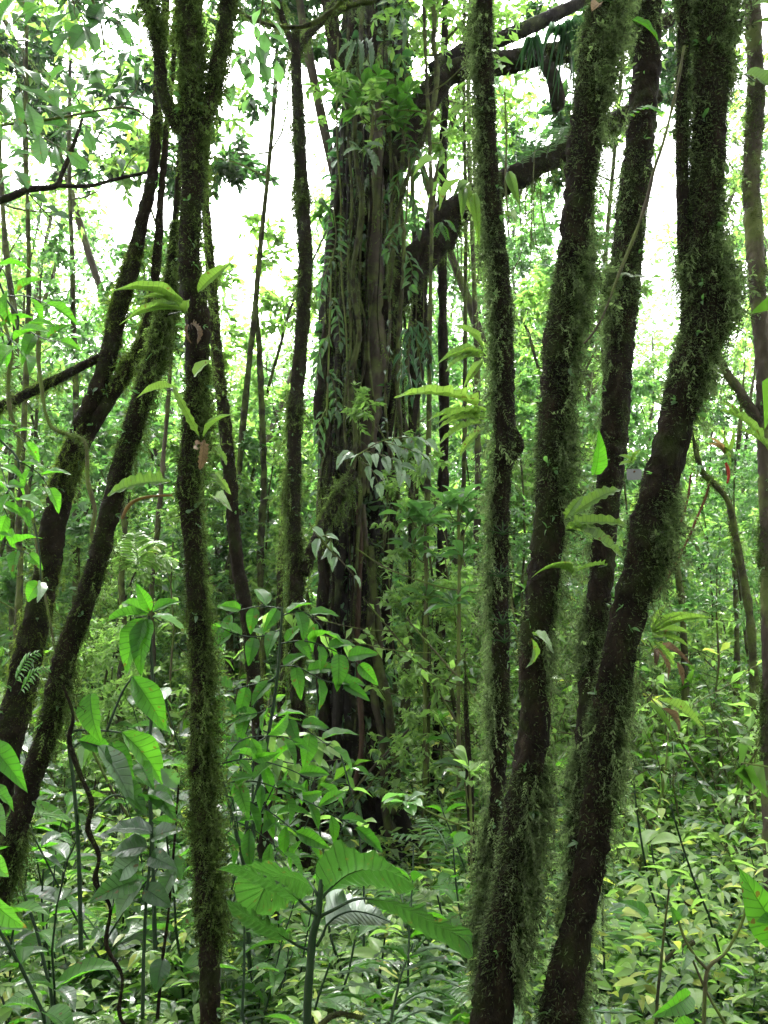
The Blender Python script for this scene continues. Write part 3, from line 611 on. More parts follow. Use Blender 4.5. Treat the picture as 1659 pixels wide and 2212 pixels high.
liana('pale mossy liana hanging straight down the middle of the fig trunk', [(784, -80, 9), (778, 120, 9), (766, 300, 10), (780, 450, 10), (762, 600, 11), (776, 720, 12), (756, 820, 13), (768, 940, 12), (758, 1020, 9)], 6.55, 41, moss=2600, mm=MOSSP, beard=300, group=HL)
liana('thin taut liana hanging on the left face of the fig trunk', [(730, 80, 4), (728, 300, 4), (736, 420, 4), (738, 600, 4.5), (748, 720, 4), (752, 900, 4)], 6.5, 42, BARKT, moss=700, group=HL)
liana('looping mossy liana dangling right of the fig trunk at the top', [(925, -60, 10), (938, 40, 11), (936, 90, 11), (944, 150, 12), (936, 230, 12), (914, 300, 11), (885, 370, 10), (862, 450, 9), (850, 540, 8), (842, 640, 7)], 6.4, 43, moss=2200, mm=MOSS, beard=250, group=HL)
liana('mossy liana running down the right edge of the fig trunk', [(880, 160, 8), (872, 300, 9), (866, 420, 9), (872, 560, 9), (862, 700, 10), (858, 820, 9), (866, 960, 8), (858, 1100, 7)], 6.5, 44, moss=1500, beard=200, group=HL)
liana('pair of thin leafy lianas twisting down the fig, beside the pale smooth stem', [(834, 100, 6), (840, 260, 6), (846, 420, 7), (838, 560, 7), (842, 700, 7), (832, 860, 6), (840, 1000, 5), (830, 1180, 5)], 6.45, 45, moss=1100, leaves=(60, .07, LEAF_C, MD[1]), group=HL)
liana('thin liana strung down the fig trunk left of the pale mossy one', [(752, 60, 5), (750, 260, 5), (760, 420, 6), (752, 560, 6), (757, 740, 6), (744, 880, 6), (750, 1010, 5)], 6.5, 46, moss=900, leaves=(30, .06, LEAF_C, MD[1]), group=HL)
liana('long slack mossy liana sagging in a loop across the top between trunks', [(470, -20, 6), (525, 30, 7), (575, 52, 8), (625, 60, 9), (672, 52, 9), (712, 26, 9), (752, -10, 9)], 5.0, 47, moss=1600, mm=MOSSB)
liana('thick mossy branch-like liana crossing from the fig top to the thin trunk', [(880, -60, 14), (830, -10, 14), (760, 10, 14), (700, 40, 16), (655, 85, 18), (638, 130, 18)], 6.3, 48, moss=1200, beard=250)
liana('twisted dark liana hanging in wavy bends at the left edge', [(-10, 640, 6), (10, 700, 7), (25, 760, 7), (18, 820, 8), (22, 887, 9), (42, 952, 10), (37, 1000, 10), (55, 1047, 10), (62, 1090, 9), (75, 1137, 8), (84, 1212, 6), (96, 1280, 5), (118, 1400, 5), (130, 1520, 5)], 3.0, 49, BARKT, moss=500)
liana('dark wavy liana dangling in front of the left edge trunks', [(86, 640, 7), (82, 737, 8), (85, 800, 8), (105, 912, 8), (150, 940, 9), (185, 960, 10), (190, 1040, 10), (205, 1100, 9), (198, 1150, 7), (206, 1200, 4)], 3.3, 50, BARKT, moss=500)
liana('crooked brown liana climbing from the undergrowth at lower left', [(136, 1480, 6), (158, 1545, 7), (150, 1600, 9), (172, 1670, 10), (198, 1735, 9), (190, 1790, 11), (214, 1850, 10), (206, 1905, 11), (238, 1960, 9), (230, 2040, 9), (264, 2110, 8), (258, 2190, 7), (290, 2260, 7)], 2.7, 51, BARKD, moss=350, ext=True)
liana('thin straight vine slanting across the dark trunks at upper right', [(1478, 100, 6), (1466, 170, 6.5), (1450, 240, 7), (1432, 310, 7), (1412, 370, 8), (1398, 430, 8), (1376, 495, 7), (1352, 555, 7), (1330, 610, 6), (1308, 670, 6), (1284, 715, 5), (1262, 742, 5)], 1.95, 52, BARKG, moss=60)
liana('thin reddish stem slanting up from the thick right trunk to upper right', [(1532, 1045, 4), (1524, 1075, 5), (1505, 1120, 6), (1486, 1165, 6), (1462, 1210, 7), (1440, 1250, 7), (1414, 1292, 7)], 2.35, 53, BARKR, moss=160)
liana('shorter reddish stem rising beside the slanting one at the right trunk', [(1492, 1025, 4), (1486, 1075, 5), (1474, 1120, 5), (1460, 1160, 5), (1446, 1185, 5)], 2.5, 54, BARKR, moss=80)
liana('fine wire-like vine hanging between the fig and the shaggy trunks', [(1168, 150, 1.6), (1160, 260, 1.6), (1152, 380, 1.6), (1148, 520, 1.6)], 5, 55, BARKT, moss=0)
liana('wiry root hanging in front of the mossy strap-leaf trunk', [(1090, 200, 3.5), (1094, 300, 4), (1092, 400, 4), (1100, 480, 3.5)], 2.9, 56, BARKT, moss=60)
liana('thin bare vine crossing low from the fig foot up to the right', [(740, 1740, 4), (800, 1665, 5), (870, 1590, 5), (930, 1520, 5), (980, 1450, 4), (1010, 1400, 3)], 6.0, 57, BARKG, moss=80)
liana('thin vine strung sideways from the fig trunk to the right', [(770, 1185, 3), (830, 1225, 3.5), (900, 1252, 3.5), (960, 1270, 3), (1030, 1280, 3)], 5.8, 58, BARKT, moss=60)

# ================================================================== slender trunks farther back, each traced
def r0_(k): return float(_h(np.int64(k), np.int64(3), np.int64(5), 7))
def slim(label, pts, Y, seed, moss=600, mat=BARKM, mm=MOSSB, crown=True, group=None):
    if not crown: pts = [(pts[0][0]+(pts[0][0]-pts[1][0])*1.1, pts[0][1]-150, 1.5), (pts[0][0]+(pts[0][0]-pts[1][0])*.6, pts[0][1]-75, pts[0][2]*.5)]+list(pts)
    if crown:
        x, y, w_ = pts[0][:3]; dx = (pts[0][0]-pts[1][0])/max(1, pts[1][1]-pts[0][1]); q = []
        while y > -150: y -= 170; dx = dx*.6+r0_(seed+y)*.035; x += dx*170; w_ *= .93; q.append((x, y, w_))
        pts = q[::-1]+list(pts)
    P, rad = pxpath(pts, Y); off = np.array([P[-1][0], P[-1][1], 0]); root = empty('slender_tree', off); tag(root, label, 'tree', group); r = rs(seed)
    b = MB(); b.tube(P-off, rad, 9, .25, 9, seed); t = b.build('trunk', mat, root)
    if moss: moss_on(P-off, rad*1.02, moss, seed, None, (.02, .05), 0, patch=.1).build('moss', mm, t)
    if crown:
        Q = (P-off)[::-1]; top = len(Q); wd = MB(); lf = MB(); m = crown_geo(r, wd, lf, Q, rad[::-1], .72, 8, 1.0, 4, 3, 12, .10, LO)
        wd.build('branches', BARKT, root); lf.build('crown', LEAF_B, root, smooth=False)
    return root
SG = 'slender trunks between the fig and the shaggy trunks'
slim('slim trunk standing just right of the fig foot, lower one of a close pair', [(892, 1180, 13), (888, 1310, 15), (880, 1450, 16), (876, 1600, 16), (872, 1760, 18)], 8.5, 61, group=SG)
slim('slim mossy pole left of the leafy rosette saplings, reaching down past the fig foot', [(925, 1000, 11), (921, 1140, 13), (918, 1300, 14), (922, 1480, 15), (920, 1640, 15), (918, 1800, 18), (916, 1950, 20)], 6.2, 62, group=SG)
slim('dark straight trunk behind the leafy rosette saplings', [(960, 900, 22), (956, 1100, 22), (952, 1300, 24), (948, 1480, 24), (944, 1640, 26), (940, 1800, 28)], 7.4, 63, mat=BARKD, mm=MOSS, group=SG)
slim('slender straight trunk close behind the rosette saplings, right of the dark one', [(998, 1150, 11), (994, 1300, 13), (992, 1450, 15), (988, 1600, 15), (984, 1760, 16)], 7.8, 64, group=SG)
slim('grey slim trunk just left of the strap-leaf trunk', [(1032, 980, 13), (1030, 1150, 14), (1028, 1350, 15), (1026, 1550, 16), (1024, 1750, 17)], 8.2, 65, mat=BARKG, group=SG)
slim('thin dark pole standing left of the shaggy trunk, reddish broken stub at its foot', [(1008, 1560, 12), (1012, 1640, 14), (1016, 1760, 15), (1020, 1880, 16), (1026, 2000, 18), (1032, 2100, 20)], 4.6, 66, mat=BARKD, mm=MOSS, crown=False)
slim('crooked mossy sapling forking in a Y in the bright right side', [(1514, 1012, 12), (1544, 1047, 14), (1574, 1087, 15), (1589, 1160, 16), (1604, 1240, 17), (1620, 1340, 18), (1630, 1475, 18), (1628, 1600, 20), (1622, 1750, 22)], 5.6, 67, 1400, mat=BARKM, mm=MOSSB, crown=False)
slim('thin mossy pole right of the thickest trunk in the bright undergrowth', [(1440, 1060, 11), (1455, 1170, 13), (1468, 1260, 14), (1476, 1350, 15), (1480, 1475, 15), (1484, 1600, 16), (1486, 1700, 17)], 6.8, 68, 900, crown=False)
slim('slim upright trunk at the far right behind the Y-shaped sapling', [(1600, 900, 9), (1590, 1010, 10), (1576, 1085, 11), (1586, 1200, 11), (1592, 1400, 12), (1590, 1620, 13)], 7.5, 69, 600, crown=False)
slim('dark pole behind the lower left shrubs, near the thin leaning trunk', [(608, 1180, 13), (604, 1300, 14), (610, 1450, 15), (604, 1600, 16), (600, 1750, 17)], 7.2, 70, mat=BARKD, crown=False)
slim('tall slim pole seen between the slender mossy trunk and the thin leaning one', [(560, 760, 13), (566, 900, 13), (570, 1050, 14), (562, 1200, 15), (566, 1400, 16), (568, 1600, 17)], 8.6, 71, crown=False)
slim('slim crooked trunk between the two leaning trunks at left', [(262, 1080, 12), (270, 1150, 12), (262, 1260, 13), (270, 1380, 13), (256, 1500, 14), (262, 1640, 15)], 6.6, 72, crown=False)
slim('dark slim pole at the left edge behind the leaning trunk', [(48, 1000, 12), (40, 1130, 13), (44, 1250, 14), (36, 1380, 15), (40, 1500, 16)], 6.0, 73)
slim('thin grey stem behind the lower left shrubs, leaning left', [(352, 1000, 10), (340, 1150, 11), (326, 1300, 12), (330, 1430, 13), (318, 1600, 14)], 7.0, 74, mat=BARKG)

# ================================================================== the forest behind and around
r = rs(1)
CAN = [make_tree(100+i, [9.5, 11, 8.5, 12][i], [.07, .10, .06, .09][i], [.34, .4, .3, .42][i], 13, [1.9, 2.3, 1.8, 2.5][i], 5, 4, 26, [.11, .12, .10, .115][i], [LEAF_A, LEAF_B, LEAF_B, LEAF_A][i]) for i in range(4)]
SAP = [make_tree(200+i, [3.6, 4.6, 5.4, 4.0, 6.2][i], [.018, .022, .03, .02, .03][i], [.2, .25, .3, .15, .35][i], 14, .8, 4, 3, 19, [.10, .085, .10, .115, .09][i], [LEAF_B, LEAF_A, LEAF_B, LEAF_A, LEAF_A][i], name='sapling', twl=.25, wander=.09) for i in range(5)]
POL = [make_tree(300+i, [10, 11.5, 9][i], [.05, .07, .04][i], .66, 8, 1.3, 4, 3, 9, .12, LEAF_B, name='slender_tree', wander=.12, barkm=[BARKM, BARKG, BARKD][i]) for i in range(3)]
SHR = [make_shrub(400+i, [1.3, 1.7, 2.2, 1.1, 1.5, 2.6][i], [4, 5, 4, 5, 3, 4][i], [12, 12, 11, 11, 9, 11][i], [.13, .11, .14, .10, .17, .12][i], [LEAF_A, LEAF_B, LEAF_D, LEAF_D, LEAF_A, LEAF_B][i]) for i in range(6)]
for l in (CAN, SAP, POL, SHR):
    for o in l: KIDS[o.name] = list(o.children)
GAPS = [(-.33, -.10, .43, .62, 6), (.30, .37, .44, .62, 8)]
def ok_gap(x, y, z0, z1, w_):
    """keep the open places in the canopy, as directions from the clearing"""
    a = x/y
    for (a0, a1, e0, e1, ymin) in GAPS:
        if a+w_/y > a0 and a-w_/y < a1 and z1/y > e0 and z0/y < e1: return False
    return True
def scatter(protos, n, y0, y1, ax, dmin, seed, labf, group, ypow=1., s=(.8, 1.2), test=None):
    r = rs(seed); pts = []; k = 0; c = 0
    while c < n and k < n*60:
        k += 1; y = y0+(y1-y0)*r.random()**ypow; x = r.uniform(-ax, ax)*y+r.uniform(-.5, .5)
        if any((x-a)**2+(y-b)**2 < dmin*dmin for a, b in pts): continue
        if abs(x+.25) < .8 and 6.2 < y < 8: continue
        sc = r.uniform(*s); j = r.integers(len(protos))
        if test and not test(x, y, j, sc): continue
        pts.append((x, y)); lab, g = labf(x, y), group
        put(protos[j], (x, y, float(ground_z(x, y))), r.random()*6.28, sc, lab, g); c += 1
    return pts
H = [9.5, 11, 8.5, 12]
scatter(CAN, 74, 16, 31, .58, 1.5, 21, lambda x, y: 'leafy forest tree standing well behind the strangler fig, among many alike', 'leafy trees behind the fig', .8, (1.0, 1.55),
        lambda x, y, j, sc: ok_gap(x, y, H[j]*sc*.38-1.6, H[j]*sc-1.2, 1.6*sc) and (x/y < .22 or int(y*10) % 3 == 0))
scatter(SAP, 165, 7.6, 21, .56, .6, 22, lambda x, y: 'leafy green sapling in the bright understory beyond the fig, among many alike', 'saplings in the understory', .9, (.7, 1.45), lambda x, y, j, sc: x/y < .2 or (j*7+int(y*10)) % 5 < 2)
scatter(POL, 24, 8.5, 20, .56, .9, 23, lambda x, y: 'straight thin pole-like tree in the understory beyond the fig, among many alike', 'pole-like trees beyond the fig', .9, (.8, 1.2),
        lambda x, y, j, sc: ok_gap(x, y, [10, 11.5, 9][j]*sc*.62, [10, 11.5, 9][j]*sc, .8))
scatter(SHR, 225, 4.6, 18, .56, .40, 24, lambda x, y: 'waist-high leafy shrub in the dense undergrowth, among many alike', 'undergrowth shrubs', .9, (.6, 1.1),
        lambda x, y, j, sc: not (y < 6.2 and sc > .8 and x > -.6) and not (-.14 < x/y < .08 and y < 7.3))
HIGH = make_tree(150, 10.8, .048, .62, 12, 2.3, 5, 5, 26, .13, LEAF_C, wander=.03, barkm=BARKM)
KIDS[HIGH.name] = list(HIGH.children)
for x, y, z in [(-3.0, 8.4, 1.0), (-1.6, 9.0, 1.0), (2.0, 9.6, 1.05)]: put(HIGH, (x, y, 0), x*2, z, 'tall tree carrying its crown high over the clearing, among several alike', 'tall high-crowned trees')
# unseen trees added beside and behind the camera to keep the near trunks in shade
for i, (x, y) in enumerate([(-3.2, -1.2), (3.4, -.8), (0.4, -3.6), (-4.6, 2.2), (4.9, 2.0), (-2.8, -5.2), (3.2, -5.6), (-6.4, -2.0), (6.5, -2.4), (0, -7.5), (-6.5, -6.5), (6.5, -7), (-7.5, 4.5), (-2.2, -10), (2.6, -10.5), (-9.5, -4.5), (9.6, -4), (-10, 1), (-6, -11), (6.4, -12), (0, -14), (-1.4, -1.6), (1.9, -3.2)]):
    put(CAN[i % 4], (x, y, 0), i*1.3, .85, 'unseen leafy tree added beside or behind the viewpoint for shade, among many alike', 'added shade trees around the viewpoint')
for i, (x, y) in enumerate([(-2.2, -2.4), (2.0, -2.6), (-.6, -4.4), (4.2, -3.5), (-4.4, -3.4), (1.4, -6), (-5.6, -.6), (5.6, -.4), (-2.0, -6.8), (3.5, -8), (-3.4, -1.6), (3.6, -1.5), (.2, -2.6), (-1.2, -3.2), (1.2, -3.6), (2.6, -4.4), (-3, -5), (-.4, -6), (5.5, -5.5), (-5.5, -5.5)]):
    put(SAP[i % 5], (x, y, 0), i*1.7, 1.15, 'unseen sapling added beside or behind the viewpoint for shade, among many alike', 'added shade saplings around the viewpoint')  # unseen saplings added to shut out light from behind the camera

for i in range(22):
    a = -2.6+i*.1+.0; a = math.pi+(i-10.5)*.19; d = 2.2+1.7*(i*7 % 5)/4+(i % 2)*1.4
    put(SHR[[2, 5, 1, 2, 5, 4][i % 6]], (math.sin(a)*d, math.cos(a)*d-.4, 0), i*2.1, 1.35, 'unseen leafy bush added behind the viewpoint to block light, among many alike', 'added light-blocking bushes behind the viewpoint')  # bushes added out of view as a screen that darkens the near trunks
scatter([SHR[1], SHR[5]], 34, 4.8, 12, .5, .45, 26, lambda x, y: 'shrub with yellow-green leaves colouring in the light at far right, among many alike', 'shrubs coloured bright for the light on the right', .9, (.55, 1.0), lambda x, y, j, sc: x/y > .14)  # yellow-green leaves put the right side's brighter light into the colour
def distant():
    r = rs(31); b = MB(); n = 190000
    a = r.uniform(-1.0, 1.0, n); y = r.uniform(24, 50, n); x = a*y*.62; z = ground_z(x, y)+19*r.random(n)**1.15
    P = np.stack([x, y, z], -1); k = fbm(P*.35, 3, 3)*.6+.5 > r.random(n)*.9
    e = (z-EYE)/y; aa = x/y; g = (aa > -.34) & (aa < -.09) & (e > .43+.05*np.sin(aa*60)); k &= ~g
    P = P[k]; n = len(P); L = r.uniform(.12, .30, n); b.leaves(LO[0], P, r.normal(0, 1, (n, 3))*np.array([1, 1, .5]), r.normal(0, .6, (n, 3))+np.array([0, 0, .6]), L, L*.6, r.random(n))
    tag(b.build('distant_forest', LEAF_A, smooth=False), 'bright leafy mass of far forest closing the view', 'forest', None, 'stuff')
distant()
def herbs():
    r = rs(32); b = MB(); st = MB()
    def lay(n, y0, y1, h, lsz, nl, tp, seed, ax=.6, thr=0.):
        r = rs(seed); y = y0+(y1-y0)*r.random(n)**.8; x = r.uniform(-ax, ax, n)*y+r.uniform(-.3, .3, n); P = np.stack([x, y, ground_z(x, y)], -1)
        k = vn(P*.9, seed)+r.random(n)*1.2 > thr; P = P[k]; n = len(P)
        hh = h*r.uniform(.35, 1.15, n)*(1+.4*vn(P*.6, seed+3)); hh = hh*np.where((np.abs(x[k]/y[k]+.035) < .1) & (y[k] > 4.2) & (y[k] < 7.4), .4, 1)
        for j in range(nl):
            f = (j+1)/nl; az = r.random(n)*6.28+j*2.4; o = np.stack([np.cos(az), np.sin(az), 0*az], -1)
            D = o+np.array([0, 0, 1])*r.uniform(-.4, .5, (n, 1)); L = lsz*r.uniform(.5, 1.3, n)
            p = P+np.array([0, 0, 1])*(hh*f)[:, None]+o*.02+r.normal(0, .015, (n, 3)); b.leaves(tp[j % len(tp)], p, D, r.normal(0, .35, (n, 3))+np.array([0, 0, 1]), L, L*r.uniform(.35, .55, n), r.random(n))
    lay(4200, 2.5, 5.6, .42, .06, 11, MD, 33); lay(3600, 5, 9, .5, .07, 9, LO, 37); lay(6000, 7.5, 16, .6, .09, 9, LO, 35); lay(5200, 14, 30, .9, .18, 8, LO, 36)
    tag(b.build('ground_cover', LEAF_D, smooth=False), 'dense low herbs and seedlings covering the forest floor', 'undergrowth', None, 'stuff')
    b = MB(); lay(1700, 2.6, 5.5, .66, .075, 11, MD[:2], 34, thr=.2); lay(2600, 5, 9, .75, .085, 9, [LO[1], LO[2]], 39, thr=.3); lay(3800, 6.5, 15, .9, .11, 9, LO, 38, thr=.3)
    tag(b.build('seedlings', LEAF_B, smooth=False), 'taller soft green seedlings mixed through the low herbs', 'undergrowth', None, 'stuff')
    b = MB(); n = 9000; y = r.uniform(2.2, 12, n); x = r.uniform(-.62, .62, n)*y; P = np.stack([x, y, ground_z(x, y)+.012], -1); L = r.uniform(.04, .13, n)
    b.leaves(MD[0], P, r.normal(0, 1, (n, 3))*np.array([1, 1, .15]), r.normal(0, .25, (n, 3))+np.array([0, 0, 1]), L, L*.45, r.random(n))
    tag(b.build('leaf_litter', DRY, smooth=False), 'brown fallen leaves lying on the soil between the herbs', 'litter', None, 'stuff')
herbs()

# ================================================================== single leaves and plants, near
UPC = np.array([0, -.75, .65])
def leaf2(mb, tpl, A, B, wd, N=UPC, rnd=.5):
    """one leaf from its base A to its tip B, arching towards N"""
    tv, tf, tu = tpl; A = np.asarray(A, float); B = np.asarray(B, float); t = tv[np.argmax(tu[:, 1]*10-np.abs(tu[:, 0]))]
    e = nrm(B-A); N = np.asarray(N, float); X = nrm(np.cross(e, N)); Zp = np.cross(X, e); ph = math.atan2(t[2], t[1]); q = math.hypot(t[1], t[2]); L = np.linalg.norm(B-A)/q
    D = e*math.cos(ph)-Zp*math.sin(ph); Z = e*math.sin(ph)+Zp*math.cos(ph)
    V = A+X*(tv[:, 0:1]*wd)+D*(tv[:, 1:2]*L)+Z*(tv[:, 2:3]*L); At = np.empty((len(tv), 3)); At[:, :2] = tu; At[:, 2] = rnd
    mb.add(V, tf, At)
def a3(q, Y): return at(q[0], q[1], q[2] if len(q) > 2 else Y)[0]
def leafplant(name, label, cat, Y, leaves, stems=(), mat=LEAF_V, stemmat=STEMG, tpl='lance', group=None, base=None, seed=0, each=True, N=UPC, jit=.25, petiole=True, stemk=7):
    """leaves: (base px, tip px, width px[, tpl[, mat[, N]]]) ; stems: traced tubes"""
    r = rs(seed+5); off = a3(base or (stems[0][-1] if stems else leaves[0][0]), Y); root = empty(name, off); tag(root, label, cat, group)
    for st in stems:
        P, rad = pxpath(st, Y, ext_down=False, m=None); b = MB(); b.tube(P-off, rad, stemk, .08, 25, seed); b.build('stem', stemmat, root)
    acc = MB()
    for q in leaves:
        A = a3(q[0], Y); B = a3(q[1], Y); w_ = q[2]*Y/FPX; tp = q[3] if len(q) > 3 and q[3] else tpl; mt = q[4] if len(q) > 4 and q[4] else mat; n = np.array(q[5] if len(q) > 5 and q[5] is not None else N)
        tp = HI[tp] if isinstance(tp, str) else tp; n = n+r.normal(0, jit, 3)
        if len(q[1]) < 3: B = B+np.array([0, r.normal(-.02, .04), 0])
        m = MB() if each else acc; leaf2(m, tp, A-off, B-off, w_, n, r.random())
        if petiole and each:
            d = nrm(B-A); m.tube(crom([A-off-d*.0, A-off+d*.25*np.linalg.norm(B-A)], 4), [w_*.035+.0006]*4, 4, cap=False)
        if each: m.build('leaf', mt, root)
    if not each: acc.build('foliage', mat, root)
    return root
# the big-leaved plant at the bottom centre
BN = (0, -.85, .45)
def K(p): return [(448+a/2.728, 1760+b/2.728) for a, b in p]
def tleaf(name, root, off, mid, e1, e2, Y, mat, y1=.09, y2=.07, dY=0., q=.006, nv=14, nl=64, nw=12, rnd=.5, holes=(), rib=True):
    """a leaf from its midrib and its two rims (traced), Y metres ahead, rims y1/y2 farther off"""
    c = [crom(np.array(e, float), nl+1) for e in (mid, e1, e2)]; v = np.linspace(0, 1, nl+1); bell = np.sin(math.pi*np.clip(v, 0, 1))
    M = np.array([at(a, b, Y+dY*t)[0] for (a, b), t in zip(c[0], v)]); A = np.array([at(a, b, Y+dY*t+y1*h)[0] for (a, b), t, h in zip(c[1], v, bell)]); B = np.array([at(a, b, Y+dY*t+y2*h)[0] for (a, b), t, h in zip(c[2], v, bell)])
    V = []; U = []; u = np.linspace(-1, 1, 2*nw+1)
    for x in u:
        E = A if x < 0 else B; a = abs(x); p = M*(1-a)+E*a; n = nrm(np.cross(E-M+1e-6, np.gradient(M, axis=0))); n = n*np.sign(n[:, 1:2]+1e-9)
        b_ = 4*a*(1-a)*.10*np.linalg.norm(E-M, axis=1)+q*np.abs(np.sin(math.pi*(nv*v-2.2*a)))*min(1, a*5)*bell+ (.004*np.sin(v*31+2*x)+.003*np.sin(v*57))*a**3*bell
        V.append(p-n*b_[:, None]); U.append(np.stack([np.full(nl+1, x), v], -1))
    V = np.stack(V, 1); U = np.stack(U, 1); k = 2*nw+1; i = np.arange(nl)[:, None]*k; j = np.arange(k-1)[None]
    q4 = np.stack([i+j, i+j+1, i+k+j+1, i+k+j], -1).reshape(-1, 4); cen = U.reshape(-1, 2)[q4].mean(1)
    for (hu, hv, hr, hs) in holes: q4 = q4[((cen[:, 0]-hu)/hr)**2+((cen[:, 1]-hv)/hs)**2 > 1]; cen = U.reshape(-1, 2)[q4].mean(1)
    At = np.concatenate([U, np.full(U.shape[:2]+(1,), rnd)], -1).reshape(-1, 3); m = MB(); m.add(V.reshape(-1, 3)-off, np.concatenate([q4[:, [0, 1, 2]], q4[:, [0, 2, 3]]]), At)
    o = m.build('leaf', mat, root)
    if not rib: return o
    r_ = MB(); r_.tube((M-off)[::3]-np.array([0, .001, 0]), np.linspace(.0028, .0008, len(M[::3])), 6); r_.build('midrib', STEMG, o); return o
def big_plant():
    Y = 2.1; off = a3((660, 2300), Y); root = empty('broadleaf_plant', off); tag(root, 'young plant with huge quilted glowing green leaves at bottom centre', 'plant')
    for st in ([(693, 1900, 7), (692, 1925, 12), (690, 1945, 15), (686, 1980, 16), (676, 2018, 17), (671, 2072, 18), (665, 2156, 18), (660, 2300, 19)], [(790, 1940, 5, 1.98), (760, 1945, 6, 2.02), (725, 1963, 7, 2.06), (697, 1977, 8), (688, 1984, 8)], [(705, 1998, 5), (697, 2020, 6), (684, 2044, 7)], [(624, 2031, 5, 2.05), (650, 2046, 6), (677, 2053, 8)], [(668, 1905, 4, 2.15), (680, 1922, 6), (689, 1940, 7)], [(719, 1914, 4), (704, 1930, 6), (692, 1946, 7)], [(640, 1940, 5, 1.98), (660, 1958, 6, 2.04), (684, 1978, 8)]):
        P, rad = pxpath(st, Y, ext_down=False); b = MB(); b.tube(P-off, rad, 12, .1, 30, 3); b.build('stem', STEMG, root)
    tleaf('leaf', root, off, K([(690, 470), (740, 420), (830, 350), (950, 315), (1080, 320), (1170, 370), (1222, 425)]), K([(690, 470), (640, 400), (645, 290), (710, 190), (770, 150), (860, 185), (940, 222), (1005, 212), (1085, 290), (1150, 345), (1225, 420)]), K([(690, 470), (760, 430), (870, 408), (1000, 412), (1100, 440), (1165, 466), (1225, 430)]), 2.16, LEAF_BIG, -.13, .10, .04, holes=[(-.45, .3, .05, .012)])
    tleaf('leaf', root, off, K([(655, 490), (600, 395), (540, 355), (480, 345), (400, 365), (340, 430), (300, 520), (280, 578)]), K([(655, 490), (620, 400), (530, 340), (450, 292), (370, 270), (290, 262), (205, 300), (168, 360), (160, 450), (195, 545), (280, 582)]), K([(655, 490), (630, 430), (612, 465), (520, 500), (420, 560), (350, 590), (280, 582)]), 2.22, LEAF_BIG, -.10, .10, .05, rnd=.8, holes=[(.4, .72, .06, .016)])
    tleaf('leaf', root, off, K([(560, 515), (500, 465), (430, 408), (340, 362), (220, 318), (110, 305), (65, 322)]), K([(560, 515), (510, 455), (425, 390), (330, 338), (230, 296), (130, 288), (65, 322)]), K([(560, 515), (490, 490), (410, 445), (330, 395), (220, 350), (130, 335), (65, 322)]), 1.97, LEAF_BIG, -.03, .10, -.15, nw=8)
    tleaf('leaf', root, off, K([(480, 742), (400, 680), (300, 610), (200, 560), (112, 500)]), K([(480, 742), (468, 680), (400, 640), (330, 588), (240, 545), (160, 506), (112, 500)]), K([(480, 742), (380, 722), (290, 668), (210, 620), (140, 565), (112, 500)]), 2.04, LEAF_BIG, -.05, .10, -.1, rnd=.3)
    tleaf('leaf', root, off, K([(700, 652), (760, 600), (850, 568), (960, 585), (1085, 635)]), K([(700, 652), (694, 540), (722, 452), (830, 455), (900, 490), (1000, 550), (1085, 635)]), K([(700, 652), (800, 640), (900, 645), (1000, 652), (1085, 635)]), 2.12, leaf_mat('sky_sheen_leaf', (.16, .20, .17), (.24, .29, .24), (1, 1.2, 1), .15, .3, .8, 12), .20, .0, .0, q=.004, holes=[(-.25, .62, .16, .035)])  # pale base colour paints the sky's sheen onto this glossy leaf
    tleaf('leaf', root, off, K([(930, 492), (1050, 505), (1180, 545), (1300, 605), (1420, 672), (1520, 745), (1562, 830)]), K([(930, 492), (1060, 488), (1190, 515), (1290, 540), (1345, 592), (1450, 632), (1552, 684), (1566, 830)]), K([(930, 492), (980, 530), (1080, 560), (1200, 625), (1300, 695), (1420, 755), (1520, 845), (1562, 832)]), 2.0, LEAF_BIG, -.05, .12, -.12, rnd=.6)
    tleaf('leaf', root, off, K([(665, 480), (655, 420), (660, 350)]), K([(665, 480), (640, 430), (645, 380), (660, 350)]), K([(665, 480), (685, 440), (680, 390), (660, 350)]), 2.13, LEAF_B, .03, .0, .02, nl=20, nw=4, q=.002, rnd=.9)
big_plant()
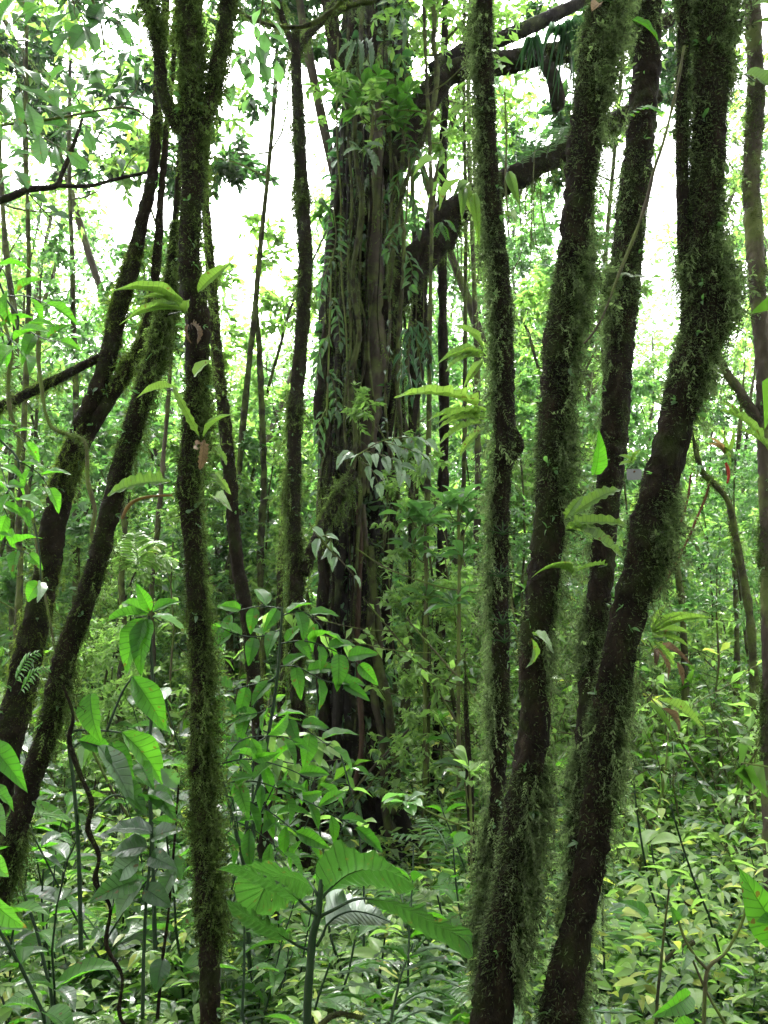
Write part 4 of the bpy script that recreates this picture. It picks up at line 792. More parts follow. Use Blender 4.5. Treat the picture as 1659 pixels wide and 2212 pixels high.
# arching shrub in front of the fig
def branchplant(name, label, cat, Y, stems, branches, mat, tpl, lsz, asp=.42, seed=0, droop=.5, group=None, stemmat=STEMG, base=None, jit=.35, spacing=.7, yj=.25, side=1.):
    """traced stems and branches with alternate leaves; sizes in px"""
    r = rs(seed); off = a3(base or stems[0][-1], Y); root = empty(name, off); tag(root, label, cat, group)
    for st in stems:
        P, rad = pxpath(st, Y, ext_down=False); b = MB(); b.tube(P-off, rad, 7, .1, 25, seed); b.build('stem', stemmat, root)
    lm = MB(); bm_ = MB(); sc = Y/FPX
    for br in branches:
        yo = r.normal(0, yj*.3); q = [(x[0], x[1], 3.2, (x[2] if len(x) > 2 else Y)+yo*i/len(br)) for i, x in enumerate(br)]
        P, rad = pxpath(q, Y, ext_down=False, m=30); rad = np.linspace(1.6, .8, 30)*sc*1.1; bm_.tube(P-off, rad, 4, cap=False)
        L = np.linalg.norm(np.diff(P, axis=0), axis=1).sum(); n = max(3, int(L/(lsz*sc*.42*spacing)))
        for j in range(n):
            t = min(.999, (j+.6)/n); i = int(t*29); T = nrm(P[min(i+1, 29)]-P[max(i-1, 0)]); sd = (1 if j % 2 else -1)*side
            X = nrm(np.cross(T, np.array([0, -1, .3]))); d = nrm(T*.55+X*sd*.75+np.array([0, 0, -droop])+r.normal(0, .22, 3)) if j < n-1 else nrm(T+np.array([0, 0, -droop]))
            Lz = lsz*sc*r.uniform(.7, 1.15)*(1-.25*abs(t-.5)); A = P[i]-off
            leaf2(lm, HI[tpl], A+d*.006, A+d*Lz, Lz*asp*r.uniform(.85, 1.15), np.array([0, -.6, .75])+r.normal(0, jit, 3), r.random())
    bm_.build('branch', stemmat, root); lm.build('foliage', mat, root); return root
branchplant('arching_shrub', 'airy shrub with bright pointed leaves arching before the fig foot', 'shrub', 3.7,
    [[(610, 1310, 5), (606, 1370, 6), (600, 1450, 7), (588, 1540, 8), (570, 1640, 9), (552, 1740, 10), (540, 1900, 11)], [(598, 1460, 5), (560, 1500, 5), (520, 1640, 6), (535, 1800, 8)]],
    [[(610, 1315), (560, 1310), (500, 1325), (474, 1350)], [(606, 1360), (560, 1375), (510, 1370), (470, 1352)], [(608, 1330), (650, 1320), (690, 1350), (712, 1400)],
     [(604, 1390), (660, 1385), (720, 1405), (785, 1440)], [(600, 1440), (640, 1440), (700, 1470), (750, 1480)], [(598, 1470), (540, 1480), (480, 1500), (455, 1530)],
     [(592, 1520), (560, 1540), (520, 1545), (480, 1570)], [(588, 1545), (640, 1560), (680, 1590), (725, 1620)], [(580, 1590), (540, 1610), (490, 1620), (462, 1650)]],
    LEAF_V, 'ovate', 78, .46, 81, .45)
branchplant('arching_shrub', 'darker arching shrub with rows of long pointed leaves below the fig', 'shrub', 3.4,
    [[(470, 1640, 5), (490, 1720, 7), (510, 1800, 8), (530, 1900, 9), (540, 2100, 10)]],
    [[(475, 1650), (540, 1640), (620, 1660), (700, 1700)], [(482, 1690), (560, 1690), (660, 1730), (775, 1790)], [(490, 1720), (560, 1740), (630, 1790), (680, 1840)], [(500, 1770), (560, 1800), (620, 1850)], [(475, 1660), (520, 1600), (590, 1590), (640, 1600)], [(500, 1790), (470, 1820), (440, 1870)]],
    LEAF_V, 'lance', 82, .34, 82, .35)
branchplant('climbing_shrub', 'leafy twig with hanging heart-shaped leaves glowing in front of the fig foot', 'plant', 4.2,
    [[(560, 1570, 4), (548, 1640, 5), (545, 1760, 6)]], [[(560, 1575), (600, 1590), (660, 1600), (722, 1608)], [(560, 1600), (600, 1640), (650, 1650), (690, 1640)]], LEAF_B, 'cord', 52, .62, 83, .8)
# large leaves left
leafplant('broadleaf_plant', 'plant with large drooping veined leaves between the leaning and slender trunks', 'plant', 2.9, [
    ((196, 1500), (226, 1602), 62, 'ovate'), ((286, 1462), (357, 1584), 56, 'lance'), ((262, 1582), (346, 1704), 60, 'lance'), ((212, 1612), (302, 1748), 44, 'lance', LEAF_SV), ((240, 1604), (292, 1700), 50, 'ovate'),
    ((300, 1650), (350, 1700), 36, 'lance'), ((170, 1600), (240, 1625), 36, 'lance'), ((300, 1740), (398, 1730), 42, 'lance', LEAF_DV), ((328, 1700), (396, 1770), 40, 'lance', LEAF_DV), ((250, 1690), (330, 1760), 40, 'lance', LEAF_DV)],
    [[(262, 1582, 4), (200, 1578, 5), (150, 1590, 6), (160, 1700, 8), (170, 1850, 9), (175, 2050, 10)], [(286, 1462, 4), (262, 1500, 5), (230, 1580, 6)], [(212, 1612, 4), (175, 1604, 5), (155, 1620, 6)], [(300, 1740, 4), (240, 1720, 5), (170, 1800, 6)]], base=(175, 2050), seed=3)
leafplant('broadleaf_plant', 'sapling with two big pale green hanging leaves and one silvery one', 'plant', 3.3, [
    ((312, 1338), (272, 1456), 66, 'ovate'), ((320, 1338), (310, 1462), 56, 'ovate'), ((330, 1332), (398, 1380), 34, 'lance', LEAF_SV), ((318, 1330), (222, 1352), 30, 'lance'), ((322, 1325), (250, 1300), 30, 'lance'), ((330, 1322), (390, 1300), 30, 'lance'), ((325, 1320), (300, 1260), 28, 'lance')],
    [[(322, 1330, 5), (326, 1400, 6), (330, 1500, 7), (322, 1650, 8), (330, 1850, 9), (335, 2050, 10)]], base=(335, 2050), seed=4)
leafplant('broadleaf_plant', 'dark shaded plant with broad leaves low between the left trunks', 'plant', 2.75, [
    ((328, 1800), (232, 1795), 62, 'ovate', LEAF_CV), ((318, 1830), (236, 1850), 56, 'ovate', LEAF_CV), ((300, 1850), (245, 1905), 52, 'lance', LEAF_SV), ((330, 1810), (400, 1790), 48, 'ovate', LEAF_CV), ((325, 1850), (390, 1870), 44, 'ovate', LEAF_CV), ((300, 1900), (210, 1935), 60, 'ovate', LEAF_DV), ((312, 1920), (372, 1960), 48, 'ovate', LEAF_CV), ((310, 1900), (258, 1985), 50, 'lance', LEAF_SV)],
    [[(328, 1795, 5), (322, 1880, 6), (315, 1960, 7), (310, 2080, 8), (308, 2200, 9)]], base=(308, 2200), seed=6)
leafplant('broadleaf_plant', 'tall dark-stemmed plant with few hanging oval leaves beside the slender trunk', 'plant', 2.9, [
    ((372, 1850), (388, 1905), 40, 'ovate', LEAF_CV), ((376, 1880), (352, 1950), 42, 'ovate', LEAF_CV), ((380, 1780), (330, 1770), 36, 'ovate', LEAF_DV), ((384, 1760), (408, 1730), 30, 'lance', LEAF_A), ((352, 2070), (340, 2140), 44, 'ovate', LEAF_CV), ((386, 1700), (345, 1660), 34, 'lance', LEAF_A)],
    [[(386, 1690, 4), (380, 1780, 5), (370, 1900, 6), (362, 1990, 6), (350, 2080, 7), (340, 2200, 8)]], stemmat=BARKD, base=(340, 2200), seed=7)
leafplant('broadleaf_plant', 'plant poking in at the left edge low down with long dark leaves', 'plant', 1.9, [
    ((-30, 1600), (68, 1712), 46, 'lance'), ((-40, 1740), (30, 1800), 40, 'lance', LEAF_DV), ((-40, 1850), (16, 1898), 40, 'lance', LEAF_DV), ((-40, 1920), (40, 2020), 44, 'lance', LEAF_DV), ((-30, 1700), (12, 1762), 40, 'ovate')],
    [[(-30, 1580, 5), (-45, 1800, 8), (-50, 2100, 10)]], base=(-50, 2100), seed=8)
# whorled saplings
def whorls(label, Y, ws, stem, mat=LEAF_A, sz=66, seed=0, tpl='obov', name='rosette_sapling', group=None, asp=.32, cat='plant', stemmat=BARKT):
    r = rs(seed); off = a3(stem[-1], Y); root = empty(name, off); tag(root, label, cat, group); lm = MB(); P, rad = pxpath(stem, Y, ext_down=False); b = MB(); b.tube(P-off, rad, 7, .15, 25, seed); st = b.build('stem', stemmat, root)
    tw = MB()
    for (x, y, n, k) in ws:
        c = at(x, y, Y)[0]; j = np.argmin(np.linalg.norm(P-c-np.array([0, 0, -.12]), axis=1)); q = crom([P[j]-off, (P[j]+c)/2-off+np.array([0, 0, -.03]), c-off], 8)
        if np.linalg.norm(P[j]-c) > .03: tw.tube(q, .004, 5, cap=False)
        for i in range(n):
            az = i*2.4+r.random()*.5; el = r.uniform(-.35, .75); d = np.array([math.cos(az)*math.cos(el), math.sin(az)*math.cos(el), math.sin(el)]); L = sz*k*Y/FPX*r.uniform(.75, 1.15)
            p = c-off+np.array([0, 0, r.uniform(-.03, .02)]); leaf2(lm, HI[tpl], p, p+d*L, L*asp, np.array([0, 0, 1])+r.normal(0, .2, 3), r.random())
    if tw.V: tw.build('twig', stemmat, root)
    lm.build('foliage', mat, root); return root
whorls('tall sapling with rosettes of long glossy leaves left of its twin, right of the fig', 6.0, [(918, 1128, 16, 1.1), (880, 1110, 9, .9), (919, 1290, 12, .9), (890, 1180, 10, .9), (940, 1200, 8, .8)], [(918, 1128, 6), (920, 1250, 8), (918, 1500, 9), (920, 1900, 11)], seed=91)
whorls('sapling topped by rosettes of upright leaves just left of the strap-leaf trunk', 5.7, [(966, 1092, 14, 1), (998, 1088, 14, 1), (1010, 1130, 8, .8), (979, 1302, 12, .95), (1000, 1200, 10, .9)], [(990, 1090, 6), (992, 1250, 8), (990, 1500, 9), (992, 1850, 11)], seed=92)
whorls('small branch-end rosette of oval leaves hovering right of the fig foot', 3.6, [(879, 1728, 11, 1)], [(880, 1730, 4), (930, 1755, 4), (985, 1780, 4), (1030, 1795, 5), (1050, 2000, 7)], LEAF_A, 52, 93, 'obov', asp=.45)
whorls('little rosette plant of fresh upright leaves between the thin pole and strap-leaf trunk', 4.2, [(1014, 1665, 9, 1), (1004, 1690, 4, .8)], [(1014, 1668, 5), (1018, 1800, 6), (1018, 1950, 7)], LEAF_B, 58, 94, 'obov', asp=.38)
whorls('glossy leafy shrub growing out of the fig trunk near the top', 6.3, [(712, 180, 9, .8), (745, 200, 10, .9), (790, 190, 12, 1), (830, 210, 11, 1), (860, 230, 12, 1), (880, 200, 9, .8), (772, 240, 10, .9), (850, 262, 10, .9), (815, 165, 8, .8), (888, 250, 8, .8), (735, 165, 8, .8)], [(800, 200, 6), (806, 250, 7), (800, 310, 8)], LEAF_DV, 50, 95, 'obov', 'epiphyte_shrub', asp=.42)
# palms and ferns
def frond(lm, A, B, n, ll, lw, N, tpl, r, arch=.25, droop=.3, taper=.6, ang=.7):
    A = np.asarray(A); B = np.asarray(B); L = np.linalg.norm(B-A); N = np.asarray(N, float); M = (A+B)/2+N*L*arch; P = crom([A, M, B], 24); e = None
    lm.tube(P, np.linspace(L*.009, L*.003, 24), 4, cap=False, rnd=.2)
    T = nrm(np.gradient(P, axis=0)); ps = []; ds = []; ns = []; Ls = []
    for i in range(n):
        t = .12+.86*i/n; k = min(int(t*23), 22); X = nrm(np.cross(T[k], N)); s_ = 1-taper*abs(t-.35)/.65
        for sg in (-1, 1):
            ps.append(P[k]+(P[k+1]-P[k])*(t*23-k)); ds.append(X*sg*math.sin(ang*1.4)+T[k]*math.cos(ang*1.4)*1.0-np.array([0, 0, droop])+r.normal(0, .07, 3)); ns.append(N+r.normal(0, .12, 3)); Ls.append(ll*s_)
    Ls = np.array(Ls); lm.leaves(tpl, ps, ds, ns, Ls, np.full(len(Ls), lw), r.random(len(Ls)))
PALM = leaf_tpl(10, 1, grassy, .12, .55); PIN = leaf_tpl(3, 1, lance, .1, .15); RND = leaf_tpl(4, 2, obov, .05, .1)
def fernplant(name, label, cat, Y, fr, n, ll, lw, mat, tpl=PIN, seed=0, group=None, arch=.2, droop=.2, base=None, taper=.6, N=(0, -.5, .85)):
    r = rs(seed); off = a3(base or fr[0][0], Y); root = empty(name, off); tag(root, label, cat, group)
    for A, B in fr:
        b = MB(); frond(b, a3(A, Y)-off, a3(B, Y)-off, n, ll, lw, N, tpl, r, arch, droop, taper); b.build('frond', mat, root)
    return root
def low_palm():
    Y = 2.15; off = a3((842, 2290), Y); root = empty('understory_palm', off); tag(root, 'low palm with pale arching ribbon leaflets at the bottom, right of the huge-leaved plant', 'palm')
    P, rad = pxpath([(892, 2040, 3), (878, 2075, 4), (866, 2108, 5), (852, 2170, 6), (844, 2211, 7), (842, 2290, 8)], Y, ext_down=False); b = MB(); b.tube(P-off, rad, 8); b.build('stem', LEAF_SV, root)
    arcs = [[(1130, 960), (1000, 868), (830, 905)], [(1110, 1020), (950, 918), (725, 945)], [(1080, 1100), (900, 1000), (700, 1045)], [(1060, 1180), (850, 1062), (655, 1085)], [(1150, 920), (1350, 850), (1535, 905)], [(1140, 980), (1330, 890), (1535, 985)], [(1130, 1050), (1330, 958), (1525, 1030)], [(1110, 1130), (1300, 1030), (1500, 1110)], [(1100, 1190), (1230, 1070), (1405, 1115)],
            [(1200, 830), (1230, 740), (1250, 820)], [(1205, 820), (1300, 715), (1320, 810)], [(1200, 830), (1330, 780), (1500, 820)], [(1160, 880), (1050, 800), (960, 860)], [(1090, 1230), (900, 1140), (760, 1180)], [(1100, 1240), (1260, 1150), (1440, 1190)], [(1080, 1280), (950, 1200), (840, 1260)], [(1180, 860), (1120, 790), (1010, 780)]]
    r = rs(8)
    for a in arcs:
        m = np.array(K(a)); d = m[-1]-m[0]; n = np.array([-d[1], d[0]])/np.linalg.norm(d); n = n*(-1 if n[1] > 0 else 1); w_ = r.uniform(5, 8); C = crom(m, 9); bell = np.sin(np.linspace(.05, math.pi, 9))**.6*w_; dy = r.uniform(-.2, .15)
        tleaf('leaf', root, off, m, C+n*bell[:, None], C-n*bell[:, None]*.7, Y+r.uniform(-.03, .03), LEAF_SV if r.random() < .6 else LEAF_V, .03, .0, dy, q=.0, nl=20, nw=2, rnd=r.random(), rib=False)
low_palm()
fernplant('forest_fern', 'feathery pale fern behind the right leaf of the huge-leaved plant', 'fern', 4.4, [((960, 2010), (905, 1925)), ((960, 2010), (990, 1930)), ((960, 2010), (1030, 1965)), ((960, 2010), (900, 1975)), ((960, 2010), (1010, 2030, 4.1))], 22, .11, .022, LEAF_B, PIN, 6)
fernplant('forest_fern', 'lacy fern leaning out at lower left below the twin leaning trunks', 'fern', 2.6, [((30, 1480), (88, 1405)), ((40, 1500), (110, 1440))], 11, .05, .006, LEAF_V, PIN, 7)
fernplant('forest_fern', 'bright fern fronds spreading low behind the leaning trunks', 'fern', 3.6, [((300, 1230), (232, 1190)), ((300, 1230), (350, 1170)), ((300, 1230), (290, 1150)), ((305, 1235), (380, 1210))], 14, .1, .022, LEAF_B, PIN, 8)
# strap ferns and other small plants sitting on the trunks
def epi(label, Y, leaves, name='strap_fern', cat='fern', mat=LEAF_W, tpl='wavy', seed=0, N=(0, -.8, .6), group=None, stemmat=STEMG):
    return leafplant(name, label, cat, Y, leaves, (), mat, stemmat, tpl, group, None, seed, True, np.array(N), .18)
epi('broad pale strap fern pointing up right from the slender mossy trunk', 2.5, [((428, 632), (503, 577), 28, 'lance')], seed=1)
epi('tuft of long pale leaves pointing left from the slender mossy trunk', 2.5, [((398, 657), (248, 647), 22, 'lance'), ((398, 668), (305, 655), 22, 'lance'), ((398, 672), (270, 718), 22, 'lance'), ((402, 680), (410, 648, 2.4), 24, 'ovate'), ((400, 676), (330, 690), 16, 'lance')], seed=2)
epi('single yellowish leaf on the slender trunk, below the leaf tuft', 2.5, [((420, 812), (463, 786), 34, 'ovate')], seed=3)
epi('yellow-green leaf hanging left off the slender trunk at mid height', 2.5, [((380, 838), (294, 858), 22, 'lance')], seed=4)
epi('narrow wavy-edged frond rising from the brown dead leaf', 2.45, [((430, 942), (374, 835), 16)], seed=5)
epi('leaf pointing up right beside the brown dead leaf on the trunk', 2.45, [((440, 944), (512, 903), 22, 'lance')], seed=6)
epi('pair of short wavy leaves dangling right of the slender trunk', 2.5, [((462, 966), (488, 1004), 14), ((464, 1022), (502, 1072), 16)], seed=7)
epi('wide wavy pale frond held out left from the slender trunk over the leaning one', 2.45, [((368, 1042), (236, 1074), 34)], seed=8)
epi('pointed leaf hanging down right from the slender trunk below the wavy pair', 2.45, [((464, 1078), (520, 1124), 28, 'ovate')], seed=9)
leafplant('dead_frond', 'curled golden dead frond arching left from the slender trunk', 'frond', 2.45, [], [[(372, 1070, 4), (330, 1072, 6), (295, 1080, 7), (275, 1096, 8), (264, 1120, 7)]], stemmat=TANM, seed=10)
leafplant('dead_leaf', 'pale brown dead leaf stuck on the slender mossy trunk', 'leaf', 2.48, [((440, 950), (428, 1012), 20, 'wavy', DRY, (.5, -.8, .1)), ((436, 958), (441, 985), 12, 'wavy', DRY, (-.6, -.8, .1))], seed=11)
leafplant('dead_leaf', 'reddish brown dead leaf on the slender trunk beneath the tuft of leaves', 'leaf', 2.5, [((412, 700), (436, 762), 14, 'wavy', DRY, (.6, -.8, .1)), ((408, 702), (418, 750), 8, 'wavy', DRY, (-.6, -.8, .1))], seed=12)
epi('fan of long wavy strap leaves reaching left from the upright shaggy trunk', 2.85, [((1046, 890), (850, 872), 24), ((1046, 902), (925, 902), 18), ((1046, 908), (942, 935), 18), ((1048, 915), (948, 962), 18), ((1046, 925), (992, 988), 18), ((1046, 896), (940, 925), 14)], seed=13)
epi('tuft of drooping strap leaves on the upright trunk above the long fan', 2.85, [((1044, 765), (940, 798), 24, 'lance'), ((1040, 775), (958, 775), 18, 'lance'), ((1042, 752), (968, 712), 26, 'lance'), ((1042, 780), (1000, 840), 20, 'lance'), ((1044, 770), (960, 815), 18)], seed=14)
epi('bunch of pale green leaves hanging on both sides of the upright trunk', 2.9, [((994, 388), (948, 458), 26, 'lance'), ((944, 346), (890, 402), 28, 'lance'), ((1000, 410), (994, 498), 22, 'lance'), ((1024, 420), (1034, 550), 22, 'lance'), ((1008, 400), (1018, 470), 26, 'ovate'), ((1098, 372), (1122, 452), 24, 'lance'), ((1094, 470), (1106, 520), 20, 'lance'), ((1012, 395), (975, 440), 20, 'lance')], seed=15)
epi('rosette of glowing wavy fern leaves between the two thick shaggy trunks', 2.12, [((1226, 1120), (1352, 1050), 28, 'wavy'), ((1226, 1136), (1350, 1140), 24, 'wavy'), ((1224, 1142), (1328, 1216), 26, 'wavy'), ((1224, 1140), (1302, 1178), 22, 'wavy'), ((1222, 1120), (1255, 1075), 20, 'wavy'), ((1222, 1145), (1290, 1160), 22, 'wavy')], seed=16)
epi('thin trailing frond slung across the left shaggy trunk of the pair', 2.1, [((1310, 1222), (1230, 1242), 10), ((1235, 1240), (1138, 1256), 5, 'strap')], seed=17)
epi('upright oval dark leaf beside the trunk behind the shaggy pair', 2.9, [((1284, 1024), (1276, 946), 38, 'ovate', LEAF_V, (0, -1, .1))], seed=18)
epi('lobed little leaf on the trunk behind the shaggy pair', 2.95, [((1366, 1000), (1332, 988), 12, 'wavy'), ((1366, 1000), (1340, 1002), 10), ((1366, 998), (1350, 978), 10), ((1366, 1000), (1378, 978), 10)], seed=19)
epi('two pale leaves hanging low on the left shaggy trunk', 2.12, [((1152, 1372), (1178, 1416), 24, 'ovate'), ((1148, 1380), (1144, 1444), 20, 'lance')], seed=20)
epi('broad leaf sticking out right at the top of the shaggy pair', 2.1, [((1366, 44), (1436, 76), 30, 'ovate', LEAF_V)], seed=21)
epi('brownish leaf high on the left shaggy trunk of the pair', 2.1, [((1298, 12), (1266, 62), 26, 'obov', DRY)], seed=22)
epi('large leaf with a dark spot at the top right edge', 1.9, [((1608, 160), (1680, 250), 48, 'ovate', LEAF_W)], seed=23)
epi('pale leaves reaching in at the very top right corner', 1.9, [((1680, 20), (1615, 30), 30, 'lance'), ((1690, 60), (1628, 48), 26, 'lance')], seed=24)
epi('bending strap fern leaves at the right edge above the red-tipped plant', 2.6, [((1556, 888), (1652, 982), 20), ((1600, 930), (1668, 1000), 18), ((1548, 870), (1600, 912), 16)], seed=25)
epi('sprays of straight strap leaves on the outer side of the thickest trunk', 2.3, [((1410, 1368), (1532, 1338), 16, 'lance'), ((1408, 1372), (1505, 1372), 16, 'lance'), ((1408, 1378), (1495, 1402), 16, 'lance'), ((1410, 1362), (1440, 1300), 16, 'lance'), ((1410, 1366), (1475, 1325), 14, 'lance'), ((1412, 1385), (1460, 1440), 14)], seed=26)
leafplant('dead_frond', 'hanging brown curled dead leaves beside the thickest trunk', 'frond', 2.4, [((1418, 1400), (1444, 1470), 16, 'lance', DRY), ((1424, 1396), (1470, 1440), 14, 'lance', DRY), ((1462, 1430), (1474, 1482), 12, 'lance', DRY), ((1414, 1402), (1402, 1450), 12, 'lance', DRY)], seed=27)
epi('long leaf with reddish rim slanting right below the dead leaves', 2.4, [((1422, 1512), (1516, 1580), 26, 'lance'), ((1430, 1530), (1480, 1590), 18, 'lance', DRY), ((1400, 1520), (1442, 1600), 14, 'lance')], seed=28)
leafplant('bromeliad', 'hanging yellow bromeliad with a red spike at the bright right side', 'bromeliad', 2.7, [((1566, 980), (1522, 958), 12, 'lance', TANM), ((1566, 980), (1550, 930), 10, 'lance', LEAF_W), ((1566, 980), (1572, 925), 9, 'lance', LEAF_W), ((1568, 980), (1530, 940), 9, 'lance', TANM), ((1560, 972), (1582, 1012), 18, 'ovate', LEAF_W), ((1562, 968), (1574, 1000), 14, 'lance', LEAF_W), ((1570, 985), (1546, 1000), 9, 'lance', LEAF_W)], [[(1568, 1000, 6), (1573, 1015, 7), (1574, 1030, 6), (1571, 1044, 4)]],
    stemmat=bark_mat('red_spike', [(.3, (.16, .02, .012)), (.7, (.3, .05, .03))], 20), seed=29)
epi('clump of grassy dark leaves tufted on the fig left side', 6.3, [((694, 470), (712+12*math.cos(i*.7), 430+14*i), 7, 'strap') for i in range(0, 6)]+[((694, 470), (676-3*i, 440+18*i), 7, 'strap') for i in range(5)]+[((690, 440), (720, 470+8*i), 6, 'strap') for i in range(4)], 'air_plant', 'plant', LEAF_DV, 'strap', 30)
epi('clump of long dark strap leaves drooping from the high fig limb', 6.7, [((1200+8*(i % 5), 70+3*(i % 4)), (1165+9.5*i, 175+18*((i*7) % 5)), 8, 'strap') for i in range(13)], 'air_plant', 'plant', LEAF_X, 'strap', 31)
epi('second clump of drooping strap leaves left on the high fig limb', 6.7, [((1140+6*(i % 5), 95), (1112+8*i, 150+14*((i*5) % 4)), 7, 'strap') for i in range(8)], 'air_plant', 'plant', LEAF_X, 'strap', 32)
epi('silvery lobed fronds hanging from the fig at the very top', 6.3, [((768, 90), (745, 150), 14), ((775, 88), (778, 165), 13), ((790, 85), (800, 170), 14), ((768, 92), (730, 125), 12), ((855, 40), (840, 100), 14), ((862, 40), (870, 110), 14), ((850, 30), (800, 55), 12), ((866, 30), (905, 60), 12)], mat=LEAF_SV, seed=33)
epi('silvery lobed fronds spreading on the fig below the glossy shrub', 6.3, [((780, 325), (742, 345), 16), ((786, 322), (812, 385), 16), ((788, 318), (830, 332), 14), ((775, 325), (752, 312), 12), ((790, 325), (820, 360), 14)], mat=LEAF_SV, seed=34)
branchplant('climbing_shrub', 'branch of silvery drooping leaves crossing the fig trunk at mid height', 'plant', 5.4, [[(770, 985, 4), (766, 1010, 5)]],
    [[(770, 990), (760, 975), (740, 985)], [(770, 985), (820, 955), (870, 945), (925, 950)], [(790, 975), (830, 985), (860, 1000), (880, 1030)], [(830, 955), (880, 970), (915, 985), (930, 1020)], [(775, 995), (800, 1010), (820, 1050)]], LEAF_SV, 'ovate', 44, .46, 84, .9, stemmat=BARKT)
branchplant('climbing_shrub', 'arching twig with pale leaves left on the fig below the mossy fork', 'plant', 5.2, [[(668, 1130, 3), (690, 1160, 4), (715, 1190, 4)]], [[(668, 1130), (700, 1175), (740, 1215), (770, 1250)], [(690, 1160), (712, 1160), (716, 1200)]], LEAF_SV, 'ovate', 44, .45, 85, .5, stemmat=BARKT, spacing=1.3)
branchplant('climbing_shrub', 'hanging curtain of narrow dark leaves right of the fig trunk', 'plant', 6.2, [[(886, 700, 4), (884, 720, 5)]], [[(886, 705), (882, 780), (890, 860)], [(890, 700), (905, 760), (912, 850)], [(888, 700), (870, 740), (866, 820)], [(896, 690), (920, 720), (930, 800)]], LEAF_X, 'lance', 42, .2, 86, 1.3, stemmat=BARKT, spacing=.6)
for i, (x, y, n_, lab) in enumerate([(1086, 1152, 5, 'topmost forked fern sprig on the upright strap-leaf trunk'), (1082, 1245, 7, 'largest forked fern sprig, second down on the upright strap-leaf trunk'), (1086, 1345, 6, 'third forked fern sprig down on the upright strap-leaf trunk'), (1090, 1385, 5, 'lowest forked fern sprig on the upright strap-leaf trunk')]):
    st = []
    for k in range(n_):
        a = -1.5+3.0*k/(n_-1); c = (x+8*math.sin(a), y-8*math.cos(a)*.8); e = (x+30*math.sin(a), y-4-26*math.cos(a)*.8)
        st += [[(e[0], e[1], 2), (c[0], c[1], 3), (x, y+4, 3)], [(e[0]+7, e[1]+7, 1.8), ((c[0]+e[0])/2, (c[1]+e[1])/2, 2.6)]]
    off = a3((x, y+4), 2.88); root = empty('forked_fern', off, lab, 'fern'); b = MB()
    for q in st:
        P, rad = pxpath(q, 2.88, 8, False); b.tube(P-off, rad, 4)
    b.build('frond', LEAF_V, root)
branchplant('climbing_shrub', 'leafy climber with small oval leaves up the right side of the fig', 'plant', 6.3, [[(884, 330, 4), (880, 420, 4), (872, 560, 5)]], [[(882, 300), (900, 340), (915, 390)], [(884, 360), (860, 380), (845, 420)], [(880, 420), (900, 450), (905, 500)], [(876, 480), (850, 500), (838, 550)], [(884, 330), (870, 290), (880, 250)], [(874, 540), (890, 580), (884, 630)]], LEAF_DV, 'ovate', 34, .45, 87, .7, stemmat=BARKT, spacing=.6)
branchplant('climbing_shrub', 'leafy climber with small dark leaves up the left face of the fig', 'plant', 6.35, [[(716, 560, 4), (712, 700, 4), (706, 900, 5)]], [[(716, 560), (700, 600), (690, 650)], [(714, 640), (730, 680), (735, 740)], [(712, 720), (690, 760), (684, 820)], [(708, 800), (724, 840), (728, 900)], [(706, 880), (690, 920), (688, 980)], [(718, 560), (726, 510), (720, 450)]], LEAF_CV, 'lance', 34, .34, 88, .9, stemmat=BARKT, spacing=.6)
fernplant('climbing_fern', 'small fern frond with rounded leaflets lying across the trunk at upper right', 'fern', 2.5, [((1348, 252), (1436, 240, 2.45))], 8, .028, .022, LEAF_V, RND, 9, droop=.4, taper=.3)
fernplant('climbing_fern', 'little pale fern with rounded leaflets where the slanting vine crosses', 'fern', 2.2, [((1372, 600), (1334, 594)), ((1372, 600), (1386, 596))], 5, .02, .016, LEAF_W, RND, 10, taper=.3)
fernplant('climbing_fern', 'airy dark fern frond on the fig limb left of the upright trunk', 'fern', 5.8, [((955, 478), (940, 512)), ((948, 482), (968, 520)), ((955, 475), (985, 500))], 9, .06, .018, LEAF_DV, PIN, 11)
fernplant('climbing_fern', 'pale feathery ferns growing along the big diagonal fig limb', 'fern', 6.6, [((1100, 375), (1060, 318)), ((1130, 362), (1115, 300)), ((1150, 350), (1170, 290)), ((1180, 340), (1200, 275)), ((1080, 385), (1035, 350)), ((1200, 320), (1235, 270))], 18, .10, .018, LEAF_SV, PIN, 12)
# tag on the trunk
def tree_tag():
    m, t = newmat('dull_metal'); pb = t.nodes.new('ShaderNodeBsdfPrincipled'); pb.inputs['Base Color'].default_value = (.13, .13, .14, 1); pb.inputs['Roughness'].default_value = .45; pb.inputs['Metallic'].default_value = .3
    o = t.nodes.new('ShaderNodeOutputMaterial'); t.links.new(pb.outputs[0], o.inputs[0])
    c, s = at(1370, 1025, 3.14); w_, h_, d = 32*s/2, 24*s/2, .0012
    bm_ = MB(); q = [(-w_+.004, -h_), (w_-.004, -h_), (w_, -h_+.004), (w_, h_-.004), (w_-.004, h_), (-w_+.004, h_), (-w_, h_-.004), (-w_, -h_+.004)]
    V = [(x, -d, z) for x, z in q]+[(x, d, z) for x, z in q]; F = [(0, i, i+1) for i in range(1, 7)]+[(8, 8+i+1, 8+i) for i in range(1, 7)]
    for i in range(8): j = (i+1) % 8; F += [(i, i+8, j+8), (i, j+8, j)]
    bm_.add(V, F); root = empty('tree_tag', c, 'small grey metal tag fixed to the trunk behind the shaggy pair', 'tag')
    bm_.build('plate', m, root, smooth=False); b = MB(); b.tube([(0, -.001, h_*.5), (0, -.008, h_*.5)], .0035, 8); b.build('nail', BARKR, root)
tree_tag()
